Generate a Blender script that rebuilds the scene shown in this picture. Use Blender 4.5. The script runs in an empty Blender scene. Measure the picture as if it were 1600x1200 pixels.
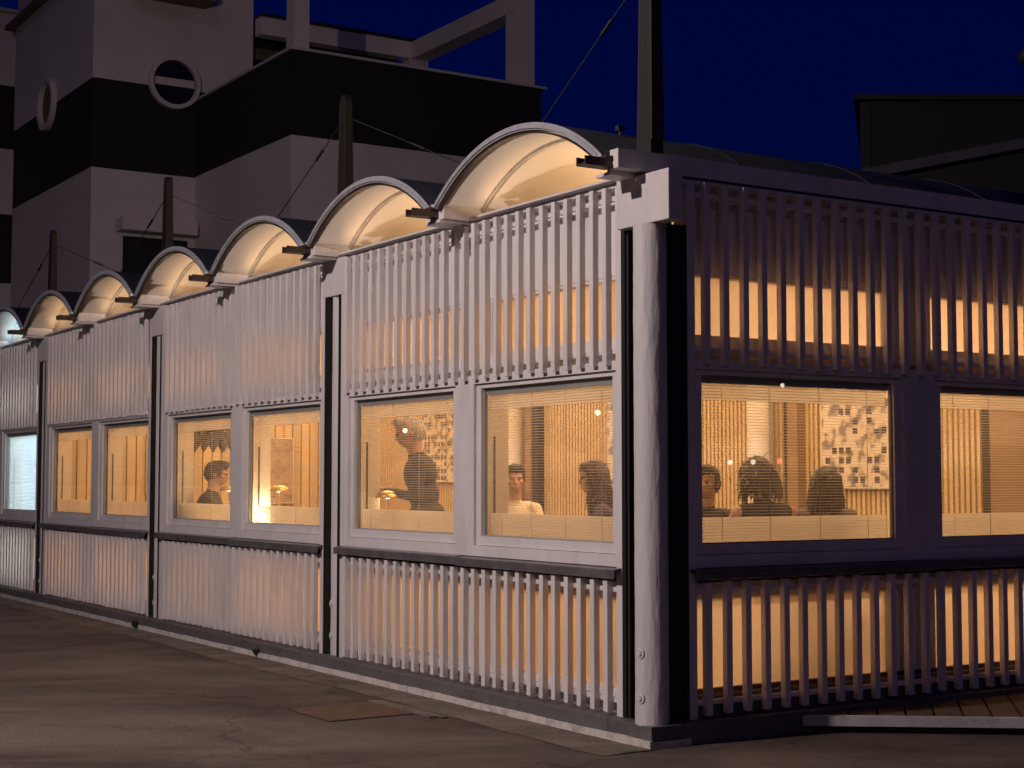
import bpy, bmesh, math, random
import numpy as np
from mathutils import Vector, Matrix
random.seed(7)
R_ = math.radians
S = bpy.context.scene
COL = S.collection

# ------------------------------------------------------------------ camera
cam_d = bpy.data.cameras.new('camera')
cam = bpy.data.objects.new('camera', cam_d); COL.objects.link(cam)
cam.location = (7.635, -5.893, 1.60)
_f = Vector((-math.cos(R_(32.536)) * math.cos(R_(3.547)), math.sin(R_(32.536)) * math.cos(R_(3.547)), math.sin(R_(3.547))))
cam.rotation_euler = _f.to_track_quat('-Z', 'Y').to_euler()
cam_d.sensor_width = 36.0; cam_d.lens = 55.16
cam_d.clip_end = 2000
S.camera = cam

# ------------------------------------------------------------------ world: late dusk
SUN_AZ, SUN_EL = R_(118), R_(7)
w = bpy.data.worlds.new('World'); S.world = w; w.use_nodes = True
nt = w.node_tree; nt.nodes.clear()
sky = nt.nodes.new('ShaderNodeTexSky'); sky.sky_type = 'NISHITA'; sky.sun_disc = False
sky.sun_elevation = R_(1.0); sky.sun_rotation = SUN_AZ; sky.ozone_density = 6.0; sky.air_density = 1.0; sky.dust_density = 0.2
mixc = nt.nodes.new('ShaderNodeMix'); mixc.data_type = 'RGBA'; mixc.blend_type = 'MULTIPLY'
mixc.inputs[0].default_value = 1.0
mixc.inputs[7].default_value = (0.05, 0.16, .74, 1)
bg = nt.nodes.new('ShaderNodeBackground'); bg.inputs[1].default_value = 0.05
wo = nt.nodes.new('ShaderNodeOutputWorld')
nt.links.new(sky.outputs[0], mixc.inputs[6]); nt.links.new(mixc.outputs[2], bg.inputs[0]); nt.links.new(bg.outputs[0], wo.inputs[0])

# faint afterglow
sd = bpy.data.lights.new('sun', 'SUN'); sd.energy = 0.055; sd.angle = R_(12); sd.color = (1.0, 0.62, 0.74)
sun = bpy.data.objects.new('sun', sd); COL.objects.link(sun)
_d = Vector((math.sin(SUN_AZ) * math.cos(R_(24)), math.cos(SUN_AZ) * math.cos(R_(24)), math.sin(R_(24))))
sun.rotation_euler = _d.to_track_quat('Z', 'Y').to_euler(); sun.location = (30, -20, 30)

vs = S.view_settings
vs.view_transform = 'Standard'; vs.look = 'None'; vs.exposure = 0.0; vs.gamma = 1.0; vs.use_curve_mapping = False
cy = S.cycles
cy.use_denoising = True
cy.max_bounces = 10; cy.transparent_max_bounces = 24; cy.diffuse_bounces = 5; cy.glossy_bounces = 4; cy.transmission_bounces = 6
cy.caustics_reflective = False; cy.caustics_refractive = False; cy.sample_clamp_indirect = 4.0

# light levels kept together
STREET_W = 3150.0
ROOM_UP, ROOM_DOWN = 45.0, 72.0
WARM = (1.0, 0.635, 0.34); COOL = (0.52, 0.77, 1.0)

# ------------------------------------------------------------------ helpers
def tag(o, label=None, cat=None, group=None, kind=None):
    if label: o['label'] = label
    if cat: o['category'] = cat
    if group: o['group'] = group
    if kind: o['kind'] = kind
    return o

def empty(name, loc=(0, 0, 0), parent=None):
    o = bpy.data.objects.new(name, None); COL.objects.link(o); o.location = loc
    o.empty_display_size = 0.2
    if parent: o.parent = parent
    return o

def obj(name, me, mat=None, parent=None, loc=None):
    o = bpy.data.objects.new(name, me); COL.objects.link(o)
    if mat is not None and len(me.materials) == 0:
        me.materials.append(mat)
    if parent: o.parent = parent
    if loc is not None: o.location = loc
    return o

class MB:
    """collects simple shapes as raw vertices and faces"""
    def __init__(s): s.v = []; s.f = []; s.smooth = []
    def add(s, vs_, fs, sm=False):
        n = len(s.v); s.v += [tuple(x) for x in vs_]
        for f in fs: s.f.append([i + n for i in f]); s.smooth.append(sm)
    def box(s, lo, hi):
        x0, y0, z0 = [min(a, b) for a, b in zip(lo, hi)]; x1, y1, z1 = [max(a, b) for a, b in zip(lo, hi)]
        s.add([(x0, y0, z0), (x1, y0, z0), (x1, y1, z0), (x0, y1, z0), (x0, y0, z1), (x1, y0, z1), (x1, y1, z1), (x0, y1, z1)],
              [(0, 3, 2, 1), (4, 5, 6, 7), (0, 1, 5, 4), (1, 2, 6, 5), (2, 3, 7, 6), (3, 0, 4, 7)])
    def cyl(s, a, b, r0, r1=None, n=16, caps=True):
        r1 = r0 if r1 is None else r1
        a, b = Vector(a), Vector(b); d = (b - a).normalized()
        t = Vector((1, 0, 0)) if abs(d.x) < .9 else Vector((0, 1, 0))
        u = d.cross(t).normalized(); v = d.cross(u)
        vs_ = []
        for c, r in ((a, r0), (b, r1)):
            for i in range(n):
                q = 2 * math.pi * i / n; vs_.append(c + u * (r * math.cos(q)) + v * (r * math.sin(q)))
        s.add(vs_, [(i, (i + 1) % n, n + (i + 1) % n, n + i) for i in range(n)], True)
        if caps:
            s.add(vs_[:n], [tuple(range(n - 1, -1, -1))]); s.add(vs_[n:], [tuple(range(n))])
    def lathe(s, prof, c=(0, 0, 0), n=24):
        vs_ = []
        for r, z in prof:
            for i in range(n):
                q = 2 * math.pi * i / n; vs_.append((c[0] + r * math.cos(q), c[1] + r * math.sin(q), c[2] + z))
        fs = []
        for j in range(len(prof) - 1):
            for i in range(n):
                fs.append((j * n + i, j * n + (i + 1) % n, (j + 1) * n + (i + 1) % n, (j + 1) * n + i))
        s.add(vs_, fs, True)
    def mesh(s, name):
        me = bpy.data.meshes.new(name); me.from_pydata(s.v, [], s.f); me.polygons.foreach_set('use_smooth', s.smooth); me.update()
        return me
    def build(s, name, mat, parent=None, loc=None): return obj(name, s.mesh(name), mat, parent, loc)

def box(name, lo, hi, mat, parent=None, bevel=0.0):
    m = MB(); m.box(lo, hi); o = m.build(name, mat, parent)
    if bevel:
        bm = bmesh.new(); bm.from_mesh(o.data)
        bmesh.ops.bevel(bm, geom=bm.edges[:], offset=bevel, segments=2, affect='EDGES', profile=.6)
        bm.to_mesh(o.data); bm.free()
    return o

# ------------------------------------------------------------------ materials
MATS = {}
def mat(name, base, rough=.6, metal=0.0, noise=0.0, nscale=6.0, bump=0.0, bscale=40.0, stretch=(1, 1, 1), dirt=None, dirt_amt=0.0, dirt_scale=2.0, emit=None, emit_s=0.0, spec=.5):
    m = bpy.data.materials.new(name); m.use_nodes = True
    t = m.node_tree; N = t.nodes; L = t.links
    b = N['Principled BSDF']; b.inputs['Base Color'].default_value = (*base, 1); b.inputs['Roughness'].default_value = rough; b.inputs['Metallic'].default_value = metal
    b.inputs['Specular IOR Level'].default_value = spec
    tc = N.new('ShaderNodeTexCoord'); mp = N.new('ShaderNodeMapping'); mp.inputs['Scale'].default_value = stretch
    geo = N.new('ShaderNodeNewGeometry')
    L.new(geo.outputs['Position'], mp.inputs[0])
    last = None
    if noise:
        nz = N.new('ShaderNodeTexNoise'); nz.inputs['Scale'].default_value = nscale; nz.inputs['Detail'].default_value = 8; nz.inputs['Roughness'].default_value = .65
        L.new(mp.outputs[0], nz.inputs[0])
        mr = N.new('ShaderNodeMapRange'); mr.inputs[1].default_value = .3; mr.inputs[2].default_value = .7; mr.inputs[3].default_value = 1 - noise; mr.inputs[4].default_value = 1 + noise
        L.new(nz.outputs[0], mr.inputs[0])
        mx = N.new('ShaderNodeMix'); mx.data_type = 'RGBA'; mx.blend_type = 'MULTIPLY'; mx.inputs[0].default_value = 1
        mx.inputs[6].default_value = (*base, 1)
        cb = N.new('ShaderNodeCombineColor')
        for i in range(3): L.new(mr.outputs[0], cb.inputs[i])
        L.new(cb.outputs[0], mx.inputs[7]); L.new(mx.outputs[2], b.inputs['Base Color']); last = mx.outputs[2]
    if dirt:
        nz = N.new('ShaderNodeTexNoise'); nz.inputs['Scale'].default_value = dirt_scale; nz.inputs['Detail'].default_value = 10; nz.inputs['Roughness'].default_value = .7
        L.new(mp.outputs[0], nz.inputs[0])
        mr = N.new('ShaderNodeMapRange'); mr.inputs[1].default_value = .5; mr.inputs[2].default_value = .72; mr.inputs[3].default_value = 0; mr.inputs[4].default_value = dirt_amt
        L.new(nz.outputs[0], mr.inputs[0])
        mx = N.new('ShaderNodeMix'); mx.data_type = 'RGBA'; mx.inputs[6].default_value = (*base, 1); mx.inputs[7].default_value = (*dirt, 1)
        L.new(mr.outputs[0], mx.inputs[0])
        if last: L.new(last, mx.inputs[6])
        L.new(mx.outputs[2], b.inputs['Base Color'])
    if bump:
        nz = N.new('ShaderNodeTexNoise'); nz.inputs['Scale'].default_value = bscale; nz.inputs['Detail'].default_value = 5
        L.new(mp.outputs[0], nz.inputs[0])
        bp = N.new('ShaderNodeBump'); bp.inputs['Strength'].default_value = bump; bp.inputs['Distance'].default_value = .01
        L.new(nz.outputs[0], bp.inputs['Height']); L.new(bp.outputs[0], b.inputs['Normal'])
    if emit:
        b.inputs['Emission Color'].default_value = (*emit, 1); b.inputs['Emission Strength'].default_value = emit_s
    MATS[name] = m
    return m

M_white = mat('white_paint', (.70, .68, .68), .45, noise=.07, nscale=5, bump=.12, bscale=60, dirt=(.34, .31, .30), dirt_amt=.35, dirt_scale=3.2, stretch=(1, 1, .35))
M_slat = mat('white_slat_paint', (.72, .70, .70), .42, noise=.08, nscale=7, bump=.1, bscale=70, dirt=(.36, .33, .31), dirt_amt=.3, dirt_scale=4, stretch=(1, 1, .25))
M_column = mat('rough_white_render', (.62, .60, .60), .6, noise=.06, nscale=8, bump=1.0, bscale=22, stretch=(1, 1, .22))
M_base = mat('grey_base_paint', (.115, .108, .112), .6, noise=.22, nscale=4, bump=.25, bscale=30, dirt=(.2, .18, .16), dirt_amt=.5, dirt_scale=5)
M_strip = mat('chipped_white_strip', (.62, .58, .55), .7, noise=.1, nscale=12, bump=.5, bscale=30, dirt=(.16, .14, .12), dirt_amt=.8, dirt_scale=7)
M_channel = mat('dark_brown_channel', (.022, .017, .012), .5, noise=.2, nscale=12)
M_black = mat('black_gasket', (.006, .006, .006), .6)
M_sill = mat('dark_metal_flashing', (.17, .155, .165), .30, metal=.35, noise=.35, nscale=9, bump=.2, bscale=9, dirt=(.25, .22, .2), dirt_amt=.5, dirt_scale=6)
M_roof = mat('dark_roof_sheet', (.010, .011, .016), .5, noise=.25, nscale=3)
M_lining = mat('cream_lining', (.78, .70, .58), .55, noise=.04, nscale=2)
M_alu = mat('aluminium_rim', (.55, .56, .60), .28, metal=.35, noise=.15, nscale=15, bump=.15, bscale=20)
M_gutter = mat('brown_gutter', (.05, .032, .022), .45, noise=.2, nscale=10)
M_mast = mat('dark_timber_mast', (.007, .0055, .005), .65, noise=.4, nscale=10, stretch=(1, 1, .12), bump=.3, bscale=40)
M_mastedge = mat('mast_edge_strip', (.035, .024, .014), .6, noise=.3, nscale=10)
M_steel = mat('steel_cable', (.05, .05, .055), .4, metal=.7)
M_rib = mat('golden_timber_rib', (.66, .49, .27), .5, noise=.06, nscale=6, stretch=(1, 1, .1))
M_ribback = mat('timber_backing', (.40, .25, .11), .6, noise=.2, nscale=4)
M_plank = mat('amber_timber_plank', (.62, .44, .22), .5, noise=.22, nscale=6, stretch=(1, 1, .08))
M_brownwall = mat('brown_panel', (.30, .19, .10), .5, noise=.15, nscale=3)
M_floor = mat('dark_timber_floor', (.16, .09, .045), .45, noise=.3, nscale=5, stretch=(.2, 1, 1))
M_inwall = mat('inner_cream_wall', (.74, .62, .46), .6, noise=.04)
M_innercol = mat('inner_white_column', (.80, .74, .66), .5, noise=.04)
M_darkwood = mat('dark_furniture_wood', (.07, .04, .025), .4, noise=.3, nscale=8)
M_brass = mat('brushed_brass', (.75, .50, .18), .28, metal=1.0, noise=.06)
M_bulb = mat('warm_bulb', (1, .9, .7), .3, emit=(1, .72, .38), emit_s=14)
M_head = mat('blind_head_rail', (.32, .33, .32), .5)  # grey lightened to imitate sky and street reflection on the glass
M_asphalt = None
M_bgw = mat('pale_render', (.68, .62, .58), .8, noise=.1, nscale=.6, bump=.3, bscale=12)
M_bgk = mat('black_render', (.012, .009, .010), .8, noise=.2, nscale=.8)
M_bgcap = mat('parapet_cap', (.55, .52, .5), .6)
M_glassdark = mat('dark_window_glass', (.012, .013, .018), .15)
M_shutter = mat('timber_shutter', (.16, .11, .06), .6, noise=.2, nscale=4)
M_dark = mat('dark_cladding', (.008, .0065, .007), .7, noise=.25, nscale=1.2)
M_darktrim = mat('dark_trim', (.01, .01, .011), .6)
M_paleflash = mat('pale_flashing', (.04, .038, .05), .6, noise=.25, nscale=3)
M_deck = mat('weathered_deck_board', (.085, .052, .034), .7, noise=.35, nscale=6, bump=.3, bscale=30)
M_rust = mat('rusty_cover_plate', (.115, .066, .040), .7, noise=.3, nscale=7, bump=.3, bscale=25, dirt=(.07, .05, .04), dirt_amt=.7, dirt_scale=4)
M_leaf = mat('weed_leaf', (.03, .045, .018), .6)
M_lamphead = mat('lamp_housing', (.02, .02, .022), .5)
M_lens = mat('lamp_lens', (1, .95, .9), .3, emit=(1, .82, .68), emit_s=30)

def thin_glass(name, tint=(1, 1, 1), ior=1.5, rough=0.0, boost=1.0, haze=.05):
    m = bpy.data.materials.new(name); m.use_nodes = True; t = m.node_tree; t.nodes.clear(); N = t.nodes; L = t.links
    tr = N.new('ShaderNodeBsdfTransparent'); tr.inputs[0].default_value = (*tint, 1)
    gl = N.new('ShaderNodeBsdfGlossy'); gl.inputs['Roughness'].default_value = rough
    fr = N.new('ShaderNodeLayerWeight'); fr.inputs[0].default_value = .5
    pw = N.new('ShaderNodeMath'); pw.operation = 'POWER'; pw.inputs[1].default_value = 5.0
    mu = N.new('ShaderNodeMath'); mu.operation = 'MULTIPLY_ADD'; mu.inputs[1].default_value = .9; mu.inputs[2].default_value = .045 * boost; mu.use_clamp = True
    mx = N.new('ShaderNodeMixShader'); o = N.new('ShaderNodeOutputMaterial')
    df = N.new('ShaderNodeBsdfDiffuse'); tl = N.new('ShaderNodeBsdfTranslucent'); df.inputs[0].default_value = (.8, .78, .75, 1); tl.inputs[0].default_value = (.9, .88, .85, 1)
    du = N.new('ShaderNodeMixShader'); du.inputs[0].default_value = .65; L.new(df.outputs[0], du.inputs[1]); L.new(tl.outputs[0], du.inputs[2])
    mh = N.new('ShaderNodeMixShader')  # dust haze mixed into the pane, also imitating veiling glare
    gn = N.new('ShaderNodeNewGeometry'); hz = N.new('ShaderNodeTexNoise'); hz.inputs['Scale'].default_value = 1.8; hz.inputs['Detail'].default_value = 7; L.new(gn.outputs['Position'], hz.inputs[0])
    hr = N.new('ShaderNodeMapRange'); hr.inputs[1].default_value = .3; hr.inputs[2].default_value = .7; hr.inputs[3].default_value = haze * .6; hr.inputs[4].default_value = haze * 1.4; L.new(hz.outputs[0], hr.inputs[0]); L.new(hr.outputs[0], mh.inputs[0])
    L.new(fr.outputs['Facing'], pw.inputs[0]); L.new(pw.outputs[0], mu.inputs[0]); L.new(mu.outputs[0], mx.inputs[0]); L.new(tr.outputs[0], mx.inputs[1]); L.new(gl.outputs[0], mx.inputs[2]); L.new(mx.outputs[0], mh.inputs[1]); L.new(du.outputs[0], mh.inputs[2]); L.new(mh.outputs[0], o.inputs[0])
    return m
M_glass = thin_glass('window_glass', (.96, .96, .95), 1.5, 0.0, 1.5, .13)
M_glass2 = thin_glass('lunette_glass', (.97, .97, .96), 1.5, 0.0, 1.2, .02)

def frosted(name, col, trans=.75, clear=0.0, gloss=.06):
    m = bpy.data.materials.new(name); m.use_nodes = True; t = m.node_tree; t.nodes.clear(); N = t.nodes; L = t.links
    geo = N.new('ShaderNodeNewGeometry')
    nz = N.new('ShaderNodeTexNoise'); nz.inputs['Scale'].default_value = 1.7; nz.inputs['Detail'].default_value = 6
    L.new(geo.outputs['Position'], nz.inputs[0])
    rp = N.new('ShaderNodeMapRange'); rp.inputs[1].default_value = .3; rp.inputs[2].default_value = .7; rp.inputs[3].default_value = .88; rp.inputs[4].default_value = 1.05
    L.new(nz.outputs[0], rp.inputs[0])
    mc = N.new('ShaderNodeMix'); mc.data_type = 'RGBA'; mc.blend_type = 'MULTIPLY'; mc.inputs[0].default_value = 1; mc.inputs[6].default_value = (*col, 1)
    cb = N.new('ShaderNodeCombineColor')
    for i in range(3): L.new(rp.outputs[0], cb.inputs[i])
    L.new(cb.outputs[0], mc.inputs[7])
    a = N.new('ShaderNodeBsdfTranslucent'); b = N.new('ShaderNodeBsdfDiffuse'); c = N.new('ShaderNodeBsdfTransparent'); g = N.new('ShaderNodeBsdfGlossy'); g.inputs['Roughness'].default_value = .25
    L.new(mc.outputs[2], a.inputs[0]); L.new(mc.outputs[2], b.inputs[0])
    x1 = N.new('ShaderNodeMixShader'); x1.inputs[0].default_value = trans; L.new(b.outputs[0], x1.inputs[1]); L.new(a.outputs[0], x1.inputs[2])
    x2 = N.new('ShaderNodeMixShader'); x2.inputs[0].default_value = clear; L.new(x1.outputs[0], x2.inputs[1]); L.new(c.outputs[0], x2.inputs[2])
    x3 = N.new('ShaderNodeMixShader'); x3.inputs[0].default_value = gloss; L.new(x2.outputs[0], x3.inputs[1]); L.new(g.outputs[0], x3.inputs[2])
    o = N.new('ShaderNodeOutputMaterial'); L.new(x3.outputs[0], o.inputs[0])
    return m
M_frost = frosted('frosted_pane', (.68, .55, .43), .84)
M_frost_bright = frosted('frosted_pane_brightened', (.93, .76, .58), .92)  # paler copy of the frosting; extra glow put into its colour
M_film = frosted('frosted_film', (.82, .74, .62), .62, .06, .03)
M_blind = frosted('blind_slat', (.78, .72, .62), .3, 0, .03)
M_shade = frosted('white_blind_closed', (.9, .92, .93), .55, .12, .02)

# asphalt with stains
def asphalt(name, c0, c1, spec_c, sc=.7):
    m = bpy.data.materials.new(name); m.use_nodes = True; t = m.node_tree; N = t.nodes; L = t.links; b = N['Principled BSDF']
    geo = N.new('ShaderNodeNewGeometry')
    mp = N.new('ShaderNodeMapping'); mp.vector_type = 'TEXTURE'; mp.inputs['Scale'].default_value = (1.9, 1.0, 1); mp.inputs['Rotation'].default_value = (0, 0, R_(60)); L.new(geo.outputs['Position'], mp.inputs[0])
    n1 = N.new('ShaderNodeTexNoise'); n1.inputs['Scale'].default_value = sc; n1.inputs['Detail'].default_value = 9; n1.inputs['Roughness'].default_value = .68; n1.inputs['Distortion'].default_value = .5; L.new(mp.outputs[0], n1.inputs[0])
    r1 = N.new('ShaderNodeValToRGB'); r1.color_ramp.elements[0].position = .38; r1.color_ramp.elements[0].color = (*c0, 1); r1.color_ramp.elements[1].position = .64; r1.color_ramp.elements[1].color = (*c1, 1); L.new(n1.outputs[0], r1.inputs[0])
    n2 = N.new('ShaderNodeTexNoise'); n2.inputs['Scale'].default_value = 120; n2.inputs['Detail'].default_value = 2; L.new(geo.outputs['Position'], n2.inputs[0])
    r2 = N.new('ShaderNodeMapRange'); r2.inputs[1].default_value = .38; r2.inputs[2].default_value = .64; r2.inputs[3].default_value = .55; r2.inputs[4].default_value = 1.5; n4 = N.new('ShaderNodeTexNoise'); n4.inputs['Scale'].default_value = 38; n4.inputs['Detail'].default_value = 6; n4.inputs['Roughness'].default_value = .8; L.new(geo.outputs['Position'], n4.inputs[0]); av = N.new('ShaderNodeMath'); av.operation = 'MULTIPLY_ADD'; av.inputs[1].default_value = .62; L.new(n4.outputs[0], av.inputs[0]); hv = N.new('ShaderNodeMath'); hv.operation = 'MULTIPLY'; hv.inputs[1].default_value = .40; L.new(n2.outputs[0], hv.inputs[0]); L.new(hv.outputs[0], av.inputs[2]); L.new(av.outputs[0], r2.inputs[0])
    mx = N.new('ShaderNodeMix'); mx.data_type = 'RGBA'; mx.blend_type = 'MULTIPLY'; mx.inputs[0].default_value = 1; L.new(r1.outputs[0], mx.inputs[6])
    cb = N.new('ShaderNodeCombineColor')
    for i in range(3): L.new(r2.outputs[0], cb.inputs[i])
    L.new(cb.outputs[0], mx.inputs[7])
    # cracks and repair seams
    v = N.new('ShaderNodeTexVoronoi'); v.feature = 'DISTANCE_TO_EDGE'; v.inputs['Scale'].default_value = .32
    nd = N.new('ShaderNodeTexNoise'); nd.inputs['Scale'].default_value = 2.2; nd.inputs['Detail'].default_value = 5; L.new(geo.outputs['Position'], nd.inputs[0])
    va = N.new('ShaderNodeVectorMath'); va.operation = 'MULTIPLY_ADD'; va.inputs[1].default_value = (.9, .9, 0); L.new(nd.outputs[1], va.inputs[0]); L.new(geo.outputs['Position'], va.inputs[2]); L.new(va.outputs[0], v.inputs[0])
    rc = N.new('ShaderNodeMapRange'); rc.inputs[1].default_value = .002; rc.inputs[2].default_value = .008; rc.inputs[3].default_value = .62; rc.inputs[4].default_value = 1; L.new(v.outputs[0], rc.inputs[0])
    mx2 = N.new('ShaderNodeMix'); mx2.data_type = 'RGBA'; mx2.blend_type = 'MULTIPLY'; mx2.inputs[0].default_value = 1; L.new(mx.outputs[2], mx2.inputs[6])
    cb2 = N.new('ShaderNodeCombineColor')
    for i in range(3): L.new(rc.outputs[0], cb2.inputs[i])
    L.new(cb2.outputs[0], mx2.inputs[7]); L.new(mx2.outputs[2], b.inputs['Base Color'])
    b.inputs['Roughness'].default_value = .75
    bp = N.new('ShaderNodeBump'); bp.inputs['Strength'].default_value = .5; bp.inputs['Distance'].default_value = .006; L.new(n2.outputs[0], bp.inputs['Height']); L.new(bp.outputs[0], b.inputs['Normal'])
    return m
M_asphalt = asphalt('old_asphalt', (.046, .035, .029), (.150, .118, .097), .5, .8)
M_gravel = asphalt('gritty_margin', (.10, .085, .065), (.20, .17, .13), .5, 3.0)

# ------------------------------------------------------------------ ground
def grid_sheet(name, xs, ys, zf, mt):
    m = MB(); vs_ = [(x, y, zf(x, y)) for y in ys for x in xs]; n = len(xs)
    m.add(vs_, [(j * n + i, j * n + i + 1, (j + 1) * n + i + 1, (j + 1) * n + i) for j in range(len(ys) - 1) for i in range(n - 1)], True)
    return m.build(name, mt)
def gz(x, y):
    return .010 * math.sin(x * .9 + y * .4) * math.sin(y * .7 - x * .3) * min(1, max(0, -y - 2.5)) if abs(x) < 60 and abs(y) < 60 else 0
xs = sorted(set([-600, -200, -80, -50] + [-40 + .5 * i for i in range(110)] + [30, 60, 200, 600])); ys = sorted(set([-600, -200, -60, -30] + [-16 + .5 * i for i in range(50)] + [20, 60, 200, 900]))
g = grid_sheet('ground', xs, ys, gz, M_asphalt); tag(g, kind='structure')
# gritty margin along the wall with ragged outer edge
m = MB(); vs_ = []; n = 160
for i in range(n + 1):
    x = .12 - 22 * i / n
    e = .36 + .012 * math.sin(i * .9) + .03 * math.sin(i * .17 + 1) + random.uniform(-.012, .012)
    vs_ += [(x, -.09, .007), (x, -.09 - e * .55, .006), (x, -.09 - e, .0035)]
m.add(vs_, [f for i in range(n) for f in ((3 * i, 3 * i + 1, 3 * i + 4, 3 * i + 3), (3 * i + 1, 3 * i + 2, 3 * i + 5, 3 * i + 4))], True)
gm = m.build('gritty_pavement_margin', M_gravel); tag(gm, kind='structure')
# rusty cover plate let into the asphalt, with its concrete lip
cp = empty('cover_plate', (-2.25, -.9, .004)); tag(cp, 'rusty brown rectangular cover plate set into the asphalt by the wall', 'cover plate')
m = MB(); m.box((-.34, -.34, 0), (.33, .30, .004)); m.build('plate', M_rust, cp)
m = MB(); m.box((-.36, .302, 0), (.55, .36, .010)); m.box((-.36, .37, 0), (.6, .42, .007)); m.build('rim', M_gravel, cp)
# weeds growing at the foot of the wall
def weed(x, y, label, n=14, s=.05):
    m = MB()
    for i in range(n):
        a = random.uniform(0, 6.28); t = random.uniform(.2, .9); l = s * random.uniform(.6, 1.3)
        d = Vector((math.cos(a) * t, math.sin(a) * t, 1)).normalized() * l; q = Vector((-math.sin(a), math.cos(a), 0)) * l * .16
        b = Vector((random.uniform(-.02, .02), random.uniform(-.01, .01), 0))
        m.add([b, b + d * .5 + q, b + d, b + d * .5 - q], [(0, 1, 2, 3)])
    o = m.build('weed', M_leaf, None, (x, y, .02)); tag(o, label, 'weed', 'weeds at the wall foot')
weed(-5.72, -.13, 'small dark weed at the wall foot in the second bay from the corner', 22, .075)
weed(-8.95, -.15, 'low weed clump at the wall foot below the dark post farther left', 26, .09)

# ------------------------------------------------------------------ the pavilion
PAV = empty('restaurant_pavilion', (0, 0, 0))
tag(PAV, 'low white slatted restaurant pavilion with lit windows and row of barrel vaults', 'building')

POSTS = [-4.44, -8.78, -13.12, -17.46]
# side frames: left facade L(a,o,z) -> (a,-o,z); right facade -> (o,a,z)
class Face:
    def __init__(s, left): s.left = left
    def p(s, a, o, z): return (a, -o, z) if s.left else (o, a, z)
    def bx(s, m, a0, a1, o0, o1, z0, z1): m.box(s.p(a0, o0, z0), s.p(a1, o1, z1))
LF, RF = Face(True), Face(False)

# base beams with white chipped strip below
edges = [.10] + [-4.30, -8.66, -13.0, -17.6]
segs = [(.10, -.34), (-.342, -4.36), (-4.362, -8.98), (-8.982, -13.22), (-13.222, -17.7)]
for a, b in segs:
    box('base_beam', (b, -.10, .047), (a, .14, .135), M_base, PAV, .006)
m = MB(); n = 300; vs_ = []
for i in range(n + 1):
    x = .106 - 17.8 * i / n
    j = random.uniform(-.004, .004) + .006 * math.sin(i * .31)
    vs_ += [(x, -.112 - abs(j), -.2), (x, -.112 - abs(j), .048 + j * .6), (x, -.09, .052 + j * .3)]
m.add(vs_, [f for i in range(n) for f in ((3 * i, 3 * i + 1, 3 * i + 4, 3 * i + 3), (3 * i + 1, 3 * i + 2, 3 * i + 5, 3 * i + 4))])
m.add([(.106, -.112, -.2), (.106, .2, -.2), (.106, .2, .046), (.106, -.112, .046)], [(0, 1, 2, 3)])
m.build('plinth_strip', M_strip, PAV)
box('base_beam', (-.04, .142, -.2), (.10, 6.5, .135), M_base, PAV)
box('foundation', (-17.6, .145, -.2), (-.045, 6.5, .27), M_base, PAV)
box('floor', (-17.5, .20, .272), (-.10, 6.3, .30), M_floor, PAV)

slat_mesh = {}
def slat_me(h, left):
    k = (round(h, 3), left)
    if k not in slat_mesh:
        m = MB(); m.box((-.0235, -.0235, 0), (.0235, .0235, h)); me = m.mesh('slat'); bm = bmesh.new(); bm.from_mesh(me)
        bmesh.ops.bevel(bm, geom=[e for e in bm.edges if abs((e.verts[0].co - e.verts[1].co).z) > .1], offset=.003, segments=1, affect='EDGES'); bm.to_mesh(me); bm.free()
        me.materials.append(M_slat); slat_mesh[k] = me
    return slat_mesh[k]

def ring(m, F, a0, a1, z0, z1, b0, b1, y0, y1, o0, o1):
    """rectangular ring a0..a1 x z0..z1 with hole b0..b1 x y0..y1"""
    lo, hi = min(a0, a1), max(a0, a1); h0, h1 = min(b0, b1), max(b0, b1)
    if h0 > lo: F.bx(m, lo, h0, o0, o1, z0, z1)
    if hi > h1: F.bx(m, h1, hi, o0, o1, z0, z1)
    if y0 > z0: F.bx(m, h0, h1, o0, o1, z0, y0)
    if z1 > y1: F.bx(m, h0, h1, o0, o1, y1, z1)

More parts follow.
